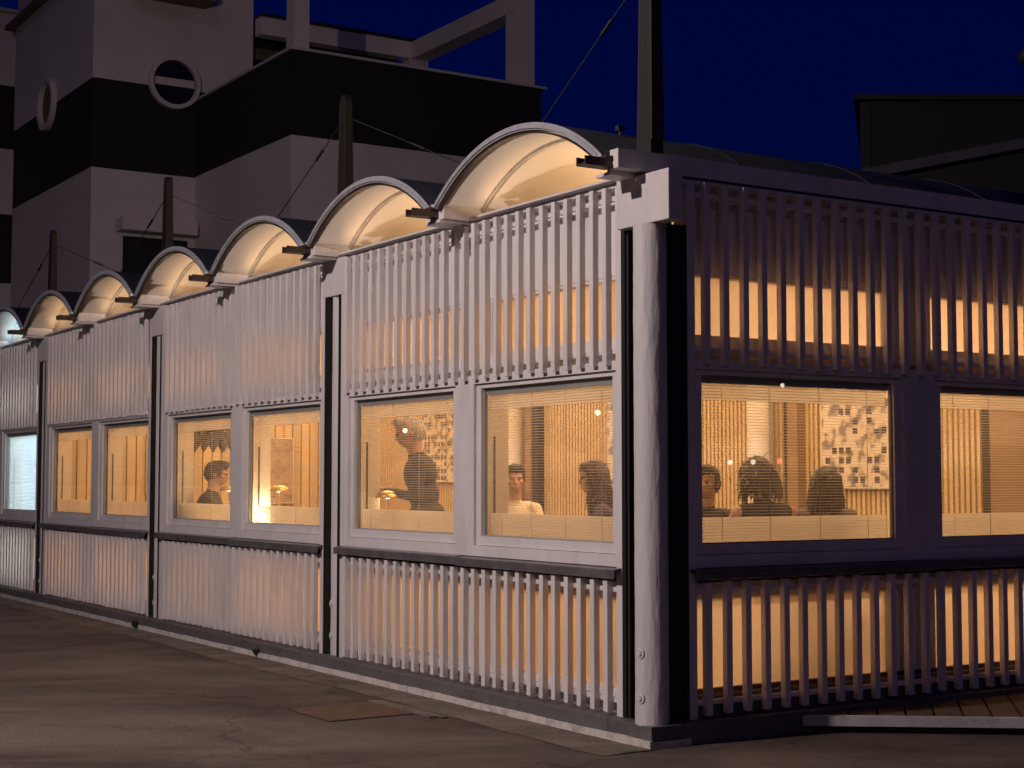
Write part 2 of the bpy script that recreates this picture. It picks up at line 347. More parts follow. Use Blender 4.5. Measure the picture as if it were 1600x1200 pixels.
def window(F, a0, a1, fa0, fa1, cool=False, far_sign=-1, jamb=True):
    """a0..a1 opening, fa0..fa1 the frame board around it"""
    lo, hi = min(a0, a1), max(a0, a1)
    m = MB(); ring(m, F, fa0, fa1, 1.062, 2.366, lo, hi, 1.138, 2.305, -.07, 0.0)
    win = m.build('window', M_white, PAV)
    m = MB(); e = .003
    ring(m, F, lo + e, hi - e, 1.141, 2.302, lo + .068, hi - .068, 1.205, 2.272, -.075, -.022)
    m.build('sash', M_white, win)
    m = MB(); ring(m, F, lo + .068, hi - .068, 1.205, 2.272, lo + .078, hi - .078, 1.215, 2.262, -.07, -.045); m.build('glazing_bead', M_black if False else M_head, win)
    g0, g1 = lo + .072, hi - .072
    m = MB(); m.add([F.p(g0, -.056, 1.208), F.p(g1, -.056, 1.208), F.p(g1, -.056, 2.27), F.p(g0, -.056, 2.27)], [(0, 1, 2, 3)]); m.build('pane', M_glass, win)
    # frosted bands on the inner face
    if not cool:
        for z0, z1 in ((1.20, 1.372), (2.12, 2.22)):
            m = MB(); m.add([F.p(g0, -.106, z0), F.p(g1, -.106, z0), F.p(g1, -.106, z1), F.p(g0, -.106, z1)], [(0, 1, 2, 3)]); m.build('frosted_band', M_film, win)
    m = MB(); F.bx(m, g0, g1, -.112, -.064, 2.222, 2.274); m.build('head_rail', M_head, win)
    # venetian blind between the panes
    m = MB(); z = 1.22
    tilt = .0026 if not cool else .0125; hw = .0085
    while z < 2.22:
        m.add([F.p(g0, -.085 - hw, z - tilt * .5), F.p(g1, -.085 - hw, z - tilt * .5), F.p(g1, -.085 + hw, z + tilt * .5), F.p(g0, -.085 + hw, z + tilt * .5)], [(0, 1, 2, 3)])
        z += .019
    w_ = g1 - g0
    for k in (.12, .36, .62, .88):
        F.bx(m, g0 + w_ * k - .0012, g0 + w_ * k + .0012, -.078, -.0755, 1.21, 2.222)
    b = m.build('venetian_blind', M_blind if not cool else M_shade, win); b['kind'] = 'stuff'
    # inner jamb lining with dark slot on the far side
    if jamb:
        f = lo if far_sign < 0 else hi
        m = MB(); F.bx(m, f, f - .05 if far_sign < 0 else f + .05, -.30, -.076, 1.0, 2.6)
        j = m.build('inner_jamb', M_inwall, win)
        m = MB(); F.bx(m, f, f + .004 * (1 if far_sign < 0 else -1), -.185, -.170, 1.02, 1.93); m.build('slot', M_channel, j)
    # reveal linings behind the frame board
    m = MB(); ring(m, F, fa0, fa1, 1.0, 2.45, lo, hi, 1.15, 2.30, -.12, -.078); m.build('inner_frame', M_inwall, win)
    return win

def panel_bay(F, near, far, sgn, ops, cool=False, slats=True, pitch=.1475):
    """one facade bay between two posts; ops = openings as offsets from near edge"""
    A = lambda o: near + sgn * o
    # edge strips
    for a in (near, far - sgn * .06):
        m = MB(); F.bx(m, a, a + sgn * .06, -.13, .004, .118, 3.47); m.build('edge_strip', M_white, PAV)
    width = abs(far - near)
    o_in = .0615; o_out = width - .0615
    # windows with their frame boards
    mids = [o_in] + [(ops[i][1] + ops[i + 1][0]) / 2 for i in range(len(ops) - 1)] + [o_out]
    for i, (p0, p1) in enumerate(ops):
        window(F, A(p0), A(p1), A(mids[i]), A(mids[i + 1]), cool, -1 if F.left else 1, F.left)
        # upper and lower wall panels with frosted panes
        for (z0, z1, y0, y1) in ((2.37, 3.50, 2.505, 2.93), (.137, .995, .262, .885)):
            m = MB(); ring(m, F, A(mids[i]), A(mids[i + 1]), z0, z1, A(p0 + .05), A(p1 - .05), y0, y1, -.15, -.10)
            wp = m.build('wall_panel', M_white, PAV)
            m = MB(); lo_, hi_ = sorted((A(p0 + .05), A(p1 - .05)))
            ring(m, F, lo_, hi_, y0, y1, lo_ + .025, hi_ - .025, y0 + .025, y1 - .025, -.155, -.108); m.build('pane_frame', M_white, wp)
            m = MB(); m.add([F.p(lo_, -.13, y0), F.p(hi_, -.13, y0), F.p(hi_, -.13, y1), F.p(lo_, -.13, y1)], [(0, 1, 2, 3)]); m.build('frosted_pane', M_frost if z0 > 2 else M_frost_bright, wp)
    # dark flashing sill in two lengths with a black strip below painting its shade
    for q0, q1, dz in ((0.004, mids[1] + .02, 0), (mids[1] + .024, width - .004, .006)):
        m = MB(); a0, a1 = A(q0), A(q1)
        lo_, hi_ = min(a0, a1), max(a0, a1)
        pr = [(-.02, 1.060 + dz), (.062, 1.047 + dz), (.066, 1.04 + dz), (.066, .992 + dz), (.058, .988 + dz), (.05, 1.03 + dz), (-.02, 1.04 + dz)]
        n = len(pr); vs_ = [F.p(lo_, o, z) for o, z in pr] + [F.p(hi_, o, z) for o, z in pr]
        m.add(vs_, [(i, (i + 1) % n, n + (i + 1) % n, n + i) for i in range(n)] + [tuple(range(n)), tuple(range(2 * n - 1, n - 1, -1))])
        m.build('sill_flashing', M_sill, PAV)
    m = MB(); F.bx(m, A(.065), A(width - .065), -.098, -.03, .968, 1.0); m.build('painted_sill_shade', M_black, PAV)
    if not slats: return
    for z0, z1, r0, r1 in ((2.335, 3.475, 2.41, 3.39), (.158, .975, .215, .905)):
        m = MB()
        for z in (r0, r1):
            F.bx(m, A(.062), A(width - .062), -.036, -.006, z, z + .03)
            for q in [x * .5 for x in range(1, int(width * 2))]:
                F.bx(m, A(q - .012), A(q + .012), -.10, -.036, z + .004, z + .026)
        sc_ = m.build('slat_screen', M_white, PAV)
        me = slat_me(z1 - z0, F.left)
        o_ = .062 + .07
        while o_ < width - .09:
            s_ = bpy.data.objects.new('slat', me); COL.objects.link(s_); s_.parent = sc_
            s_.location = F.p(A(o_ + random.uniform(-.003, .003)), .018, z0 + random.uniform(-.004, .004))
            s_.rotation_euler = (random.uniform(-.002, .002), random.uniform(-.002, .002), random.uniform(-.02, .02))
            o_ += pitch

OPS_L = [(.061, 1.805), (2.065, 3.83)]
OPS_R = [(.061, 1.895), (2.215, 3.90)]
panel_bay(LF, -.315, -4.28, -1, OPS_L)
panel_bay(LF, -4.60, -8.62, -1, OPS_L)
panel_bay(LF, -8.94, -12.96, -1, OPS_L)
panel_bay(LF, -13.28, -17.30, -1, OPS_L, cool=True)
panel_bay(RF, .275, 4.25, 1, OPS_R, pitch=.160)
# plain wall farther along the right side, rear and far end
box('plain_wall', (-.13, 4.255, .137), (-.02, 6.5, 3.50), M_white, PAV)
box('plain_wall', (-17.6, 6.4, .137), (-.135, 6.5, 3.50), M_white, PAV)
box('plain_wall', (-17.7, -.0, .137), (-17.6, 6.5, 3.50), M_white, PAV)
# head beams behind the slat tops
box('head_beam', (-17.5, .02, 3.478), (-.29, .16, 3.545), M_white, PAV)
box('head_ledge', (-17.5, -.012, 3.502), (-.30, .019, 3.52), M_sill, PAV)

# posts in their slots
def column(x, y, r, z0, z1, corner=False):
    m = MB(); n = 40; prof = []
    nz = 60; vs_ = []
    for j in range(nz + 1):
        z = z0 + (z1 - z0) * j / nz
        for i in range(n):
            q = 2 * math.pi * i / n
            rr = r + .0007 * math.sin(5 * q + z * 5) + .0009 * math.sin(11 * q - z * 6 + 2 * math.sin(z * 9)) + random.uniform(-.0006, .0006)
            vs_.append((x + rr * math.cos(q), y + rr * math.sin(q), z))
    m.add(vs_, [(j * n + i, j * n + (i + 1) % n, (j + 1) * n + (i + 1) % n, (j + 1) * n + i) for j in range(nz) for i in range(n)], True)
    c = m.build('column', M_column, PAV)
    # painted bolt covers
    for z in (.295, .565):
        d = Vector((-.22, -.975, 0)) if not corner else Vector((.148, -.989, 0))
        m = MB(); p0 = Vector((x, y, z)) + d * (r - .012)
        m.cyl(p0, p0 + d * .016, .037, .034, 20); m.cyl(p0 + d * .016, p0 + d * .024, .018, .016, 12)
        m.build('bolt_cover', M_column, c)
    return c
column(-.02, .0, .103, .13, 3.18, True)
box('capital', (-.285, -.06, 3.18), (.245, .05, 3.492), M_column, PAV, .006)
for x in (-.315, ):
    m = MB(); m.box((x + .002, -.004, .13), (x + .04, .03, 3.2)); m.box((x + .04, .03, .13), (x + .05, .16, 3.2)); m.build('gasket', M_black, PAV)
box('slot_lining', (-.263, .0, .13), (-.24, .16, 3.2), M_channel, PAV)
box('slot_lining', (-.27, .162, .13), (-.03, .18, 3.5), M_black, PAV)
m = MB(); m.box((-.16, .235, .13), (.0, .273, 3.2)); m.box((-.16, .115, .13), (-.13, .235, 3.5)); m.box((-.035, .17, .13), (-.01, .234, 3.2)); m.build('gasket', M_black, PAV)
for X in POSTS:
    column(X - .005, .107, .10, .13, 3.2)
    box('capital', (X - .18, -.012, 3.18), (X + .23, .10, 3.497), M_column, PAV, .005)
    m = MB(); m.box((X - .155, -.002, .13), (X - .118, .05, 3.2)); m.box((X + .104, -.002, .13), (X + .155, .2, 3.2)); m.build('gasket', M_black, PAV)
    box('slot_lining', (X - .117, .0, .13), (X - .108, .2, 3.2), M_channel, PAV)
    box('slot_lining', (X - .15, .215, .13), (X + .15, .23, 3.5), M_black, PAV)

# barrel vaults
VAL = [-.11 - 2.17 * k for k in range(9)]
HW, RISE, ZF = 1.04, .375, 3.612
RAD = (HW * HW + RISE * RISE) / (2 * RISE); ZC = ZF + RISE - RAD; PHI = math.asin(HW / RAD)
def arc_strip(m, cx, r0, r1, y0, y1, n=28, phi=PHI, closed=True):
    vs_ = []
    for i in range(n + 1):
        q = -phi + 2 * phi * i / n
        for r in (r0, r1):
            for y in (y0, y1): vs_.append((cx + r * math.sin(q), y, ZC + r * math.cos(q)))
    fs = []
    for i in range(n):
        a, b = 4 * i, 4 * i + 4
        fs += [(a, a + 1, b + 1, b), (a + 2, b + 2, b + 3, a + 3), (a, b, b + 2, a + 2), (a + 1, a + 3, b + 3, b + 1)]
    fs += [(0, 2, 3, 1), (4 * n, 4 * n + 1, 4 * n + 3, 4 * n + 2)]
    m.add(vs_, fs, False)
def set_smooth_curved(o):
    me = o.data
    for p in me.polygons: p.use_smooth = abs(p.normal.y) < .5
for k in range(8):
    cx = (VAL[k] + VAL[k + 1]) / 2
    m = MB(); arc_strip(m, cx, RAD - .028, RAD, -.25, 6.5); v = m.build('barrel_vault', M_roof, PAV); set_smooth_curved(v)
    m = MB(); arc_strip(m, cx, RAD - .05, RAD - .031, -.246, 6.4); l = m.build('vault_lining', M_lining, v); set_smooth_curved(l)
    m = MB(); arc_strip(m, cx, RAD - .046, RAD + .004, -.272, -.251); arc_strip(m, cx, RAD - .036, RAD - .012, -.284, -.2725); r = m.build('rim', M_alu, v); set_smooth_curved(r)
    m = MB(); arc_strip(m, cx, RAD - .066, RAD - .0545, -.262, -.235); m.build('rim_gasket', M_channel, v)
    m = MB(); arc_strip(m, cx, RAD - .072, RAD - .051, .085, .10); arc_strip(m, cx, RAD - .066, RAD - .051, .11, .125); m.build('glazing_rib', M_alu, v)
    for y in (.95, 2.15, 3.35, 4.55, 5.75):
        m = MB(); arc_strip(m, cx, RAD + .0005, RAD + .006, y, y + .02); m.build('seam', M_roof, v)
    # lunette glass
    vs_ = [(cx + (RAD - .06) * math.sin(q), .105, ZC + (RAD - .06) * math.cos(q)) for q in [-PHI + 2 * PHI * i / 28 for i in range(29)]]
    vs_ += [(cx + HW - .03, .105, 3.546), (cx - HW + .03, .105, 3.546)]
    m = MB(); m.add(vs_, [tuple(range(len(vs_)))]); m.build('lunette_pane', M_glass2, v)
    # rear lunette infill
    m = MB(); m.add([(a, 4.86, c) for a, b, c in vs_], [tuple(range(len(vs_)))]); m.build('rear_lunette', M_inwall, v)
for k, x in enumerate(VAL):
    last = k == 0
    if not last:
        gb = box('valley_box', (x - .12, -.235, 3.503), (x + .12, .10, 3.632), M_white, PAV, .006)
        box('valley_beam', (x - .085, .165, 3.43), (x + .085, 6.4, 3.60), M_lining, PAV)
    else:
        gb = box('valley_box', (x - .03, -.235, 3.503), (x + .015, .10, 3.603), M_white, PAV)
        box('valley_beam', (x - .05, .165, 3.43), (x + .015, 6.4, 3.60), M_lining, PAV)
    m = MB(); m.box((x - .13, -.25, 3.482), (x + .10 if x < -.2 else x + .02, .018, 3.5015)); m.build('soffit_plate', M_white, gb)
    m = MB(); y0, y1 = -.455, -.236
    m.box((x - .05, y0, 3.522), (x + .05, y1, 3.535)); m.box((x - .05, y0, 3.535), (x - .038, y1, 3.575)); m.box((x + .038, y0, 3.535), (x + .05, y1, 3.575)); m.box((x - .06, y1 - .07, 3.576), (x + .06, y1, 3.592))
    m.build('gutter_spout', M_gutter, gb)
    m = MB(); m.box((x - .05, -.232, 3.634), (x + .05, 6.45, 3.642)); m.build('valley_gutter', M_roof, PAV)
# fascia on the right side
box('fascia', (-.085, -.255, 3.512), (.0, 6.5, 3.632), M_white, PAV, .004)
box('fascia_soffit', (-.12, .052, 3.475), (-.012, 6.5, 3.509), M_white, PAV)
m = MB(); m.box((-.075, .06, 3.50), (-.004, 6.5, 3.5115)); m.build('drip_gap', M_black, PAV)

# masts with stay cables
def mast(x, y, z0, z1, w0, w1, big=False):
    m = MB()
    def prism(x0a, x1a, x0b, x1b, ya, yb):
        m.add([(x0a, y - ya, z0), (x1a, y - ya, z0), (x1a, y + ya, z0), (x0a, y + ya, z0), (x0b, y - yb, z1), (x1b, y - yb, z1), (x1b, y + yb, z1), (x0b, y + yb, z1)],
              [(0, 3, 2, 1), (4, 5, 6, 7), (0, 1, 5, 4), (1, 2, 6, 5), (2, 3, 7, 6), (3, 0, 4, 7)])
    prism(x - w0, x + w0, x - w1, x + w1, w0 * .75, w1 * .75)
    o = m.build('mast', M_mast, PAV)
    for s in (-1, 1):
        m = MB(); a, b = w0 * 1.0, w1 * 1.0; t = .012; zb = z0 + (.10 if s > 0 else .05)
        vs_ = []
        for z, ww in ((zb, a), (z1 - .05, b)):
            d = ww * .75 + .001
            for xx, yy in ((x + s * ww, y - d), (x + s * (ww + t), y - d), (x + s * (ww + t), y + d), (x + s * ww, y + d)): vs_.append((xx, yy, z))
        m.add(vs_, [(0, 3, 2, 1), (4, 5, 6, 7), (0, 1, 5, 4), (1, 2, 6, 5), (2, 3, 7, 6), (3, 0, 4, 7)])
        m.build('side_strip', M_mastedge, o)
    for e in ((x - 1.085, -.05, 4.0), (x + 1.085, 1.5, 3.99)):
        if big and e[0] > x: continue
        m = MB(); a = Vector((x, y, z1 - .18)); b = Vector(e); m.cyl(a, b, .0055, n=6)
        q = a.lerp(b, .32); d = (b - a).normalized(); m.cyl(q, q + d * .13, .014, n=8)
        m.build('stay_cable', M_steel, o)
for x in (-4.44, -8.79, -13.12): mast(x, .105, 3.6, 4.93, .066, .042)
mast(-.115, .085, 3.63, 5.05, .066, .046, True)

# ---- interior shell
IN = empty('unused', (0, 0, 0)); bpy.data.objects.remove(IN)
BWY = 4.75
bw = box('rear_room_wall', (-13.0, BWY + .004, .30), (-.14, BWY + .10, 3.56), M_ribback, PAV)
m = MB(); x = -.2
while x > -12.9:
    m.box((x - .018, BWY - .03, .32), (x + .018, BWY, 3.5)); x -= .062
rb = m.build('wall_ribs', M_rib, bw); rb['kind'] = 'stuff'
ew = box('end_room_wall', (-13.06, .12, .30), (-12.99, BWY, 3.56), M_ribback, PAV)
y = .16
while y < BWY - .1:
    box('plank', (-12.99, y, .32), (-12.955, y + .115, 3.5), M_plank, ew); y += .135
box('end_room_wall', (-13.20, .12, .30), (-13.07, 6.4, 3.56), M_inwall, PAV)
box('rear_room_wall', (-17.55, BWY, .30), (-13.205, BWY + .1, 3.56), M_inwall, PAV)
for X, rr_, st, pr_ in ((-4.14, .13, (.24, .30), (.302, .45)), (-8.74, .15, (.34, .47), (.20, .338))):
    m = MB(); m.cyl((X, BWY - .22, .30), (X, BWY - .22, 3.5), rr_, n=32, caps=False); c = m.build('inner_column', M_innercol, PAV)
    box('pier', (X + pr_[0], BWY - .14, .30), (X + pr_[1], BWY - .032, 3.5), M_brownwall, PAV)
    box('dark_strip', (X + st[0], BWY - .12, .30), (X + st[1], BWY - .032, 3.5), M_channel, PAV)
box('partition', (-1.04, 4.25, .30), (-.35, 4.60, 3.3), M_brownwall, PAV)
box('dark_strip', (-1.12, 4.25, .30), (-1.042, 4.60, 3.3), M_channel, PAV)

# ------------------------------------------------------------------ lights inside
def area(name, loc, size, energy, col, up, parent):
    d = bpy.data.lights.new(name, 'AREA'); d.shape = 'RECTANGLE'; d.size, d.size_y = size; d.energy = energy; d.color = col
    o = bpy.data.objects.new(name, d); COL.objects.link(o); o.parent = parent; o.location = loc
    o.rotation_euler = (math.pi, 0, 0) if up else (0, 0, 0)
    return o
def luminaire(cx, k):
    cool = cx < -13.2
    L0 = empty('linear_luminaire', (cx, 2.45, 3.30))
    names = ['first', 'second', 'third', 'fourth', 'fifth', 'sixth', 'seventh', 'eighth']
    tag(L0, ('cool white' if cool else 'warm') + ' suspended linear lamp under the %s barrel vault from the corner' % names[k], 'lamp', 'suspended lamps under the vaults')
    m = MB(); m.box((-.05, -2.15, -.03), (.05, 2.1, .03)); m.build('housing', M_lamphead, L0)
    for yy in (-1.5, 1.5):
        m = MB(); m.cyl((0, yy, .03), (0, yy, .60), .003, n=6); m.build('suspension_wire', M_steel, L0)
    c = COOL if cool else WARM
    area('uplight', (0, 0, .04), (.09, 4.2), ROOM_UP * (2.6 if cool else 1), c, True, L0)
    area('downlight', (0, 0, -.04), (.09, 3.7), ROOM_DOWN * (2.6 if cool else 1), c, False, L0)
for k in range(8): luminaire((VAL[k] + VAL[k + 1]) / 2, k)
def fill(cx, k):  # unseen strips added on the ledge to brighten the vault soffits
    cool = cx < -13.2
    names = ['first', 'second', 'third', 'fourth', 'fifth', 'sixth', 'seventh', 'eighth']
    L0 = empty('fill_light', (cx, .062, 3.549)); tag(L0, ('cool' if cool else 'warm') + ' cove strip added to brighten the soffit of the %s vault from the corner' % names[k], 'lamp', 'cove lights added outside the arched panes')
    m = MB(); m.box((-.84, -.02, -.003), (.84, .02, .0005)); m.build('tray', M_alu, L0)
    o = area('fill_lamp', (0, 0, .003), (1.66, .03), 2.6 * (2.0 if cool else 1), COOL if cool else WARM, True, L0); o.rotation_euler = (math.pi + .12, 0, 0)
for k in range(8): fill((VAL[k] + VAL[k + 1]) / 2, k)

# ------------------------------------------------------------------ street lamp that lights the forecourt (behind the camera's left)
def street_lamp():
    b = Vector((-.9, -9.4, 0)); H = 7.1
    r = empty('street_lamp', b); tag(r, 'tall grey street lamp standing out on the forecourt facing the slatted wall', 'street lamp')
    m = MB(); m.cyl((0, 0, 0), (0, 0, H), .09, .05, 16); m.build('pole', M_lamphead, r)
    m = MB(); m.cyl((0, 0, 0), (0, 0, .5), .14, .12, 16); m.build('base', M_lamphead, r)
    m = MB(); m.cyl((0, 0, H - .05), (0, .7, H + .1), .035, .03, 10); m.build('arm', M_lamphead, r)
    m = MB(); m.box((-.16, .55, H + .05), (.16, 1.15, H + .15)); m.build('lamp_head', M_lamphead, r)
    m = MB(); m.box((-.13, .60, H + .035), (.13, 1.10, H + .049)); m.build('lens', M_lens, r)
    d = bpy.data.lights.new('street_light', 'SPOT'); d.energy = STREET_W; d.color = (1.0, .815, .765); d.spot_size = R_(168); d.spot_blend = .3; d.shadow_soft_size = .12
    o = bpy.data.objects.new('street_light', d); COL.objects.link(o); o.parent = r; o.location = (0, .85, H - .02)
    o.rotation_euler = Vector((.12, -.75, .65)).to_track_quat('Z', 'Y').to_euler()
street_lamp()

# ------------------------------------------------------------------ deck on the right
dk = empty('timber_deck', (0, 0, 0)); tag(dk, 'low dark timber deck along the right side with pale painted edge beam', 'deck')
A0 = Vector((.115, 1.10, 0)); cdir = Vector((.60, .80, 0)).normalized(); bdir = Vector((-.80, .60, 0)).normalized()
bdir = Vector((-.707, .707, 0))
m = MB(); L_ = 4.2; nrm = Vector((-cdir.y, cdir.x, 0))
q = [A0, A0 + cdir * L_, A0 + cdir * L_ + nrm * .05, A0 + nrm * .05]
m.add([(v.x, v.y, .047) for v in q] + [(v.x, v.y, .11) for v in q], [(0, 3, 2, 1), (4, 5, 6, 7), (0, 1, 5, 4), (1, 2, 6, 5), (2, 3, 7, 6), (3, 0, 4, 7)])
m.build('edge_beam', mat('edge_beam_paint', (.46, .44, .45), .6, noise=.15, nscale=5, bump=.2, dirt=(.15, .13, .12), dirt_amt=.6, dirt_scale=4), dk)
s_ = .12
while s_ < L_ - .1:
    a = A0 + cdir * s_ + nrm * .052; b = A0 + cdir * (s_ + .165) + nrm * .052
    la = (a.x - .112) / .707; lb = (b.x - .112) / .707
    if la > .02:
        a2 = a + bdir * la; b2 = b + bdir * lb; m = MB(); dz = random.uniform(-.002, .002)
        q = [a, b, b2, a2]
        m.add([(v.x, v.y, .075) for v in q] + [(v.x, v.y, .104 + dz) for v in q], [(0, 3, 2, 1), (4, 5, 6, 7), (0, 1, 5, 4), (1, 2, 6, 5), (2, 3, 7, 6), (3, 0, 4, 7)])
        m.build('board', M_deck, dk)
    s_ += .182
m = MB(); e = A0 + cdir * L_
m.add([(.112, A0.y + .08, 0), (e.x - .1, e.y - .05, 0), (.112, e.y + e.x, 0), (.112, A0.y + .08, .07), (e.x - .1, e.y - .05, .07), (.112, e.y + e.x, .07)], [(0, 2, 1), (3, 4, 5), (0, 1, 4, 3), (1, 2, 5, 4), (2, 0, 3, 5)])
m.build('joist_frame', M_black, dk)

#PART2
# ------------------------------------------------------------------ striped building behind
SB = empty('striped_building', (-28, 9, 0)); SB_off = Vector((28, -9, 0))
tag(SB, 'stepped white building with broad black bands, round windows and roof pergola', 'building')
def sbox(name, lo, hi, mt, parent=None, bevel=0):
    o = box(name, lo, hi, mt, None, bevel)
    o.parent = parent or SB
    if parent is None: o.location = SB_off
    return o
X1, Y1, Y2, X2, YE = -27.46, 5.09, 7.584, -22.03, 13.82
def tower_bands(x0, y0, x1, y1, levels):
    for z0, z1, k in levels:
        e = 0.0 if k else .0
        sbox('wall_band', (x0, y0, z0), (x1, y1, z1), M_bgk if k else M_bgw)
tower_bands(-34.15, Y1, X1, 9.02, [(0, 5.0, 0), (5.0, 6.4, 1), (6.4, 8.78, 0), (8.78, 10.86, 1), (10.86, 13.62, 0), (13.62, 16.4, 0)][2:5])
sbox('wall_band', (-34.15, Y1, 0), (X1, 9.02, 6.4), M_bgw)
sbox('wall_band', (-34.15, Y1 + 1.2, 13.62), (X1 - .0, 9.02, 16.5), M_bgw)
sbox('roof_edge', (-34.45, Y1 - .22, 13.622), (X1 - .003, Y1 + 1.19, 13.74), M_shutter)
sbox('wall_band', (-34.0, Y1 + .01, 13.742), (X1 - .003, Y1 + 1.19, 16.5), M_bgw)
# projecting box high on the right face
sbox('oriel', (X1 + .003, 5.9, 12.9), (X1 + .75, 7.75, 15.5), M_bgw)
sbox('oriel_soffit', (X1 + .06, 5.95, 12.86), (X1 + .7, 7.70, 12.895), M_shutter)
def porthole(c, r, axis, bar=False):
    c = Vector(c); n = Vector((0, -1, 0)) if axis == 'y' else Vector((1, 0, 0)); t = Vector((1, 0, 0)) if axis == 'y' else Vector((0, 1, 0)); u = Vector((0, 0, 1))
    def annulus(r0, r1, d0, d1, k=48):
        m = MB(); vs_ = []
        for i in range(k):
            q = 2 * math.pi * i / k; e = t * math.cos(q) + u * math.sin(q)
            for rr in (r0, r1):
                for d in (d0, d1): vs_.append(c + e * rr + n * d)
        fs = []
        for i in range(k):
            a, b = 4 * i, 4 * ((i + 1) % k)
            fs += [(a, a + 1, b + 1, b), (a + 2, b + 2, b + 3, a + 3), (a, b, b + 2, a + 2), (a + 1, a + 3, b + 3, b + 1)]
        m.add(vs_, fs, False); return m
    p = annulus(r * .84, r, .003, .13).build('round_window', M_bgw, SB, SB_off)
    m = MB(); vs_ = [c + (t * math.cos(2 * math.pi * i / 40) + u * math.sin(2 * math.pi * i / 40)) * r * .845 + n * .006 for i in range(40)]; m.add(vs_, [tuple(range(40))]); m.build('pane', M_glassdark if bar else M_shutter, p)
    if bar:
        m = MB()
        lo = c - t * r * .76 - u * .09 + n * .03; hi = c + t * r * .76 + u * .09 + n * .1; m.box(lo, hi); m.build('glazing_bar', M_bgw, p)
porthole((-30.93, Y1, 10.93), .66, 'y')
porthole((X1, 7.02, 10.98), .63, 'x', True)
# canopy and dark opening on the recessed face
sbox('door_canopy', (X1 + .003, 5.66, 7.32), (X1 + .55, 7.45, 7.62), M_bgw)
sbox('door_opening', (X1 + .002, 5.85, 4.5), (X1 + .02, 7.40, 7.25), M_glassdark)
# second, lower volume in front
sbox('wall_band', (X1 + .004, Y2, 0), (X2, YE, 8.80), M_bgw)
sbox('wall_band', (X1 + .004, Y2, 8.80), (X2, YE, 10.60), M_bgk)
sbox('parapet_cap', (X1 + .004, Y2 - .05, 10.602), (X2 + .05, YE + .14, 10.66), M_bgcap)
# pergola on its roof
def pbeam(name, lo, hi): sbox(name, lo, hi, M_bgw)
pbeam('pergola_post', (X2 - .42, Y2 + .06, 10.662), (X2 - .02, Y2 + .40, 14.2))
pbeam('pergola_post', (X2 - .50, 13.18, 10.662), (X2 - .02, 13.66, 14.2))
pbeam('pergola_post', (X1 + .08, 13.10, 10.662), (X1 + .45, 13.66, 12.36))
pbeam('pergola_beam', (X1 + .08, 13.16, 12.362), (X2 - .505, 13.66, 12.80))
pbeam('pergola_beam', (X1 + .10, 9.03, 12.37), (X1 + .45, 13.155, 12.80))
pbeam('pergola_beam', (X2 - .40, Y2 + .405, 13.6), (X2 - .06, 13.175, 14.05))
sbox('roof_sheet', (X1 - 3, 9.03, 12.803), (X1 + .5, 13.3, 12.88), M_darktrim)
for z in (10.75, 11.35, 11.95):
    sbox('shutter_board', (X1 - .4, 9.03, z), (X1 - .3, 12.9, z + .28), M_shutter)
sbox('recessed_wall', (X1 - 2.2, 9.03, 10.662), (X1 - .6, 13.3, 12.80), M_dark)
# neighbour at the far left
NB = empty('banded_house', (-40, 2, 0)); tag(NB, 'pale house with black bands at the left edge behind the tower', 'building')
for z0, z1, k in ((0, 7.03, 0), (7.03, 8.94, 1), (8.94, 10.76, 0), (10.76, 12.53, 1), (12.53, 14.58, 0)):
    o = box('wall_band', (-46, -4, z0), (-36, 11, z1), M_bgk if k else M_bgw, None); o.parent = NB; o.location = (40, -2, 0)
o = box('roof_edge', (-46.1, -4.1, 14.582), (-35.9, 11.1, 14.68), M_bgcap); o.parent = NB; o.location = (40, -2, 0)

# ------------------------------------------------------------------ dark block at the right
DB = empty('dark_block', (-9, 12.5, 0)); tag(DB, 'dark flat-roofed block against the night sky at right behind the roofs', 'building')
c0 = Vector((-9.45, 11.35, 0)); dx_ = Vector((.538, .843, 0)).normalized(); dy_ = Vector((-.69, .724, 0)).normalized()
def obox(name, a0, a1, b0, b1, z0, z1, mt, parent, org, z0b=None, z1b=None):
    m = MB(); q = [(a0, b0), (a1, b0), (a1, b1), (a0, b1)]
    P = [c0 + dx_ * a + dy_ * b for a, b in q]
    zb = [z0, z0 if z0b is None else z0b]; zt = [z1, z1 if z1b is None else z1b]
    vs_ = [(P[i].x, P[i].y, zb[0 if i in (0, 3) else 1]) for i in range(4)] + [(P[i].x, P[i].y, zt[0 if i in (0, 3) else 1]) for i in range(4)]
    m.add(vs_, [(0, 3, 2, 1), (4, 5, 6, 7), (0, 1, 5, 4), (1, 2, 6, 5), (2, 3, 7, 6), (3, 0, 4, 7)])
    return m.build(name, mt, parent, -Vector(org))
org = (-9, 12.5, 0)
obox('wall', 0.0, 9, 0, 6, 0, 7.40, M_dark, DB, org)
obox('corner_trim', -.03, .12, -.03, .12, 0, 7.38, M_darktrim, DB, org)
obox('roof_edge', -.12, 9.1, -.12, 6.1, 7.402, 7.48, M_darktrim, DB, org)
LB = empty('lean_to_roof', (-6, 9.5, 0)); tag(LB, 'low dark lean-to with a pale sloping roof edge in front of the dark block', 'building')
c0 = Vector((-6.6, 8.6, 0)); org = (-6, 9.5, 0)
obox('wall', 0, 5, 0, 1.6, 0, 5.40, M_dark, LB, org, None, 6.4)
obox('roof_edge', -.1, 5.05, -.12, .1, 5.42, 5.55, M_paleflash, LB, org, 6.42, 6.55)
obox('roof', -.1, 5.05, .104, 1.7, 5.405, 5.5, M_roof, LB, org, 6.405, 6.5)
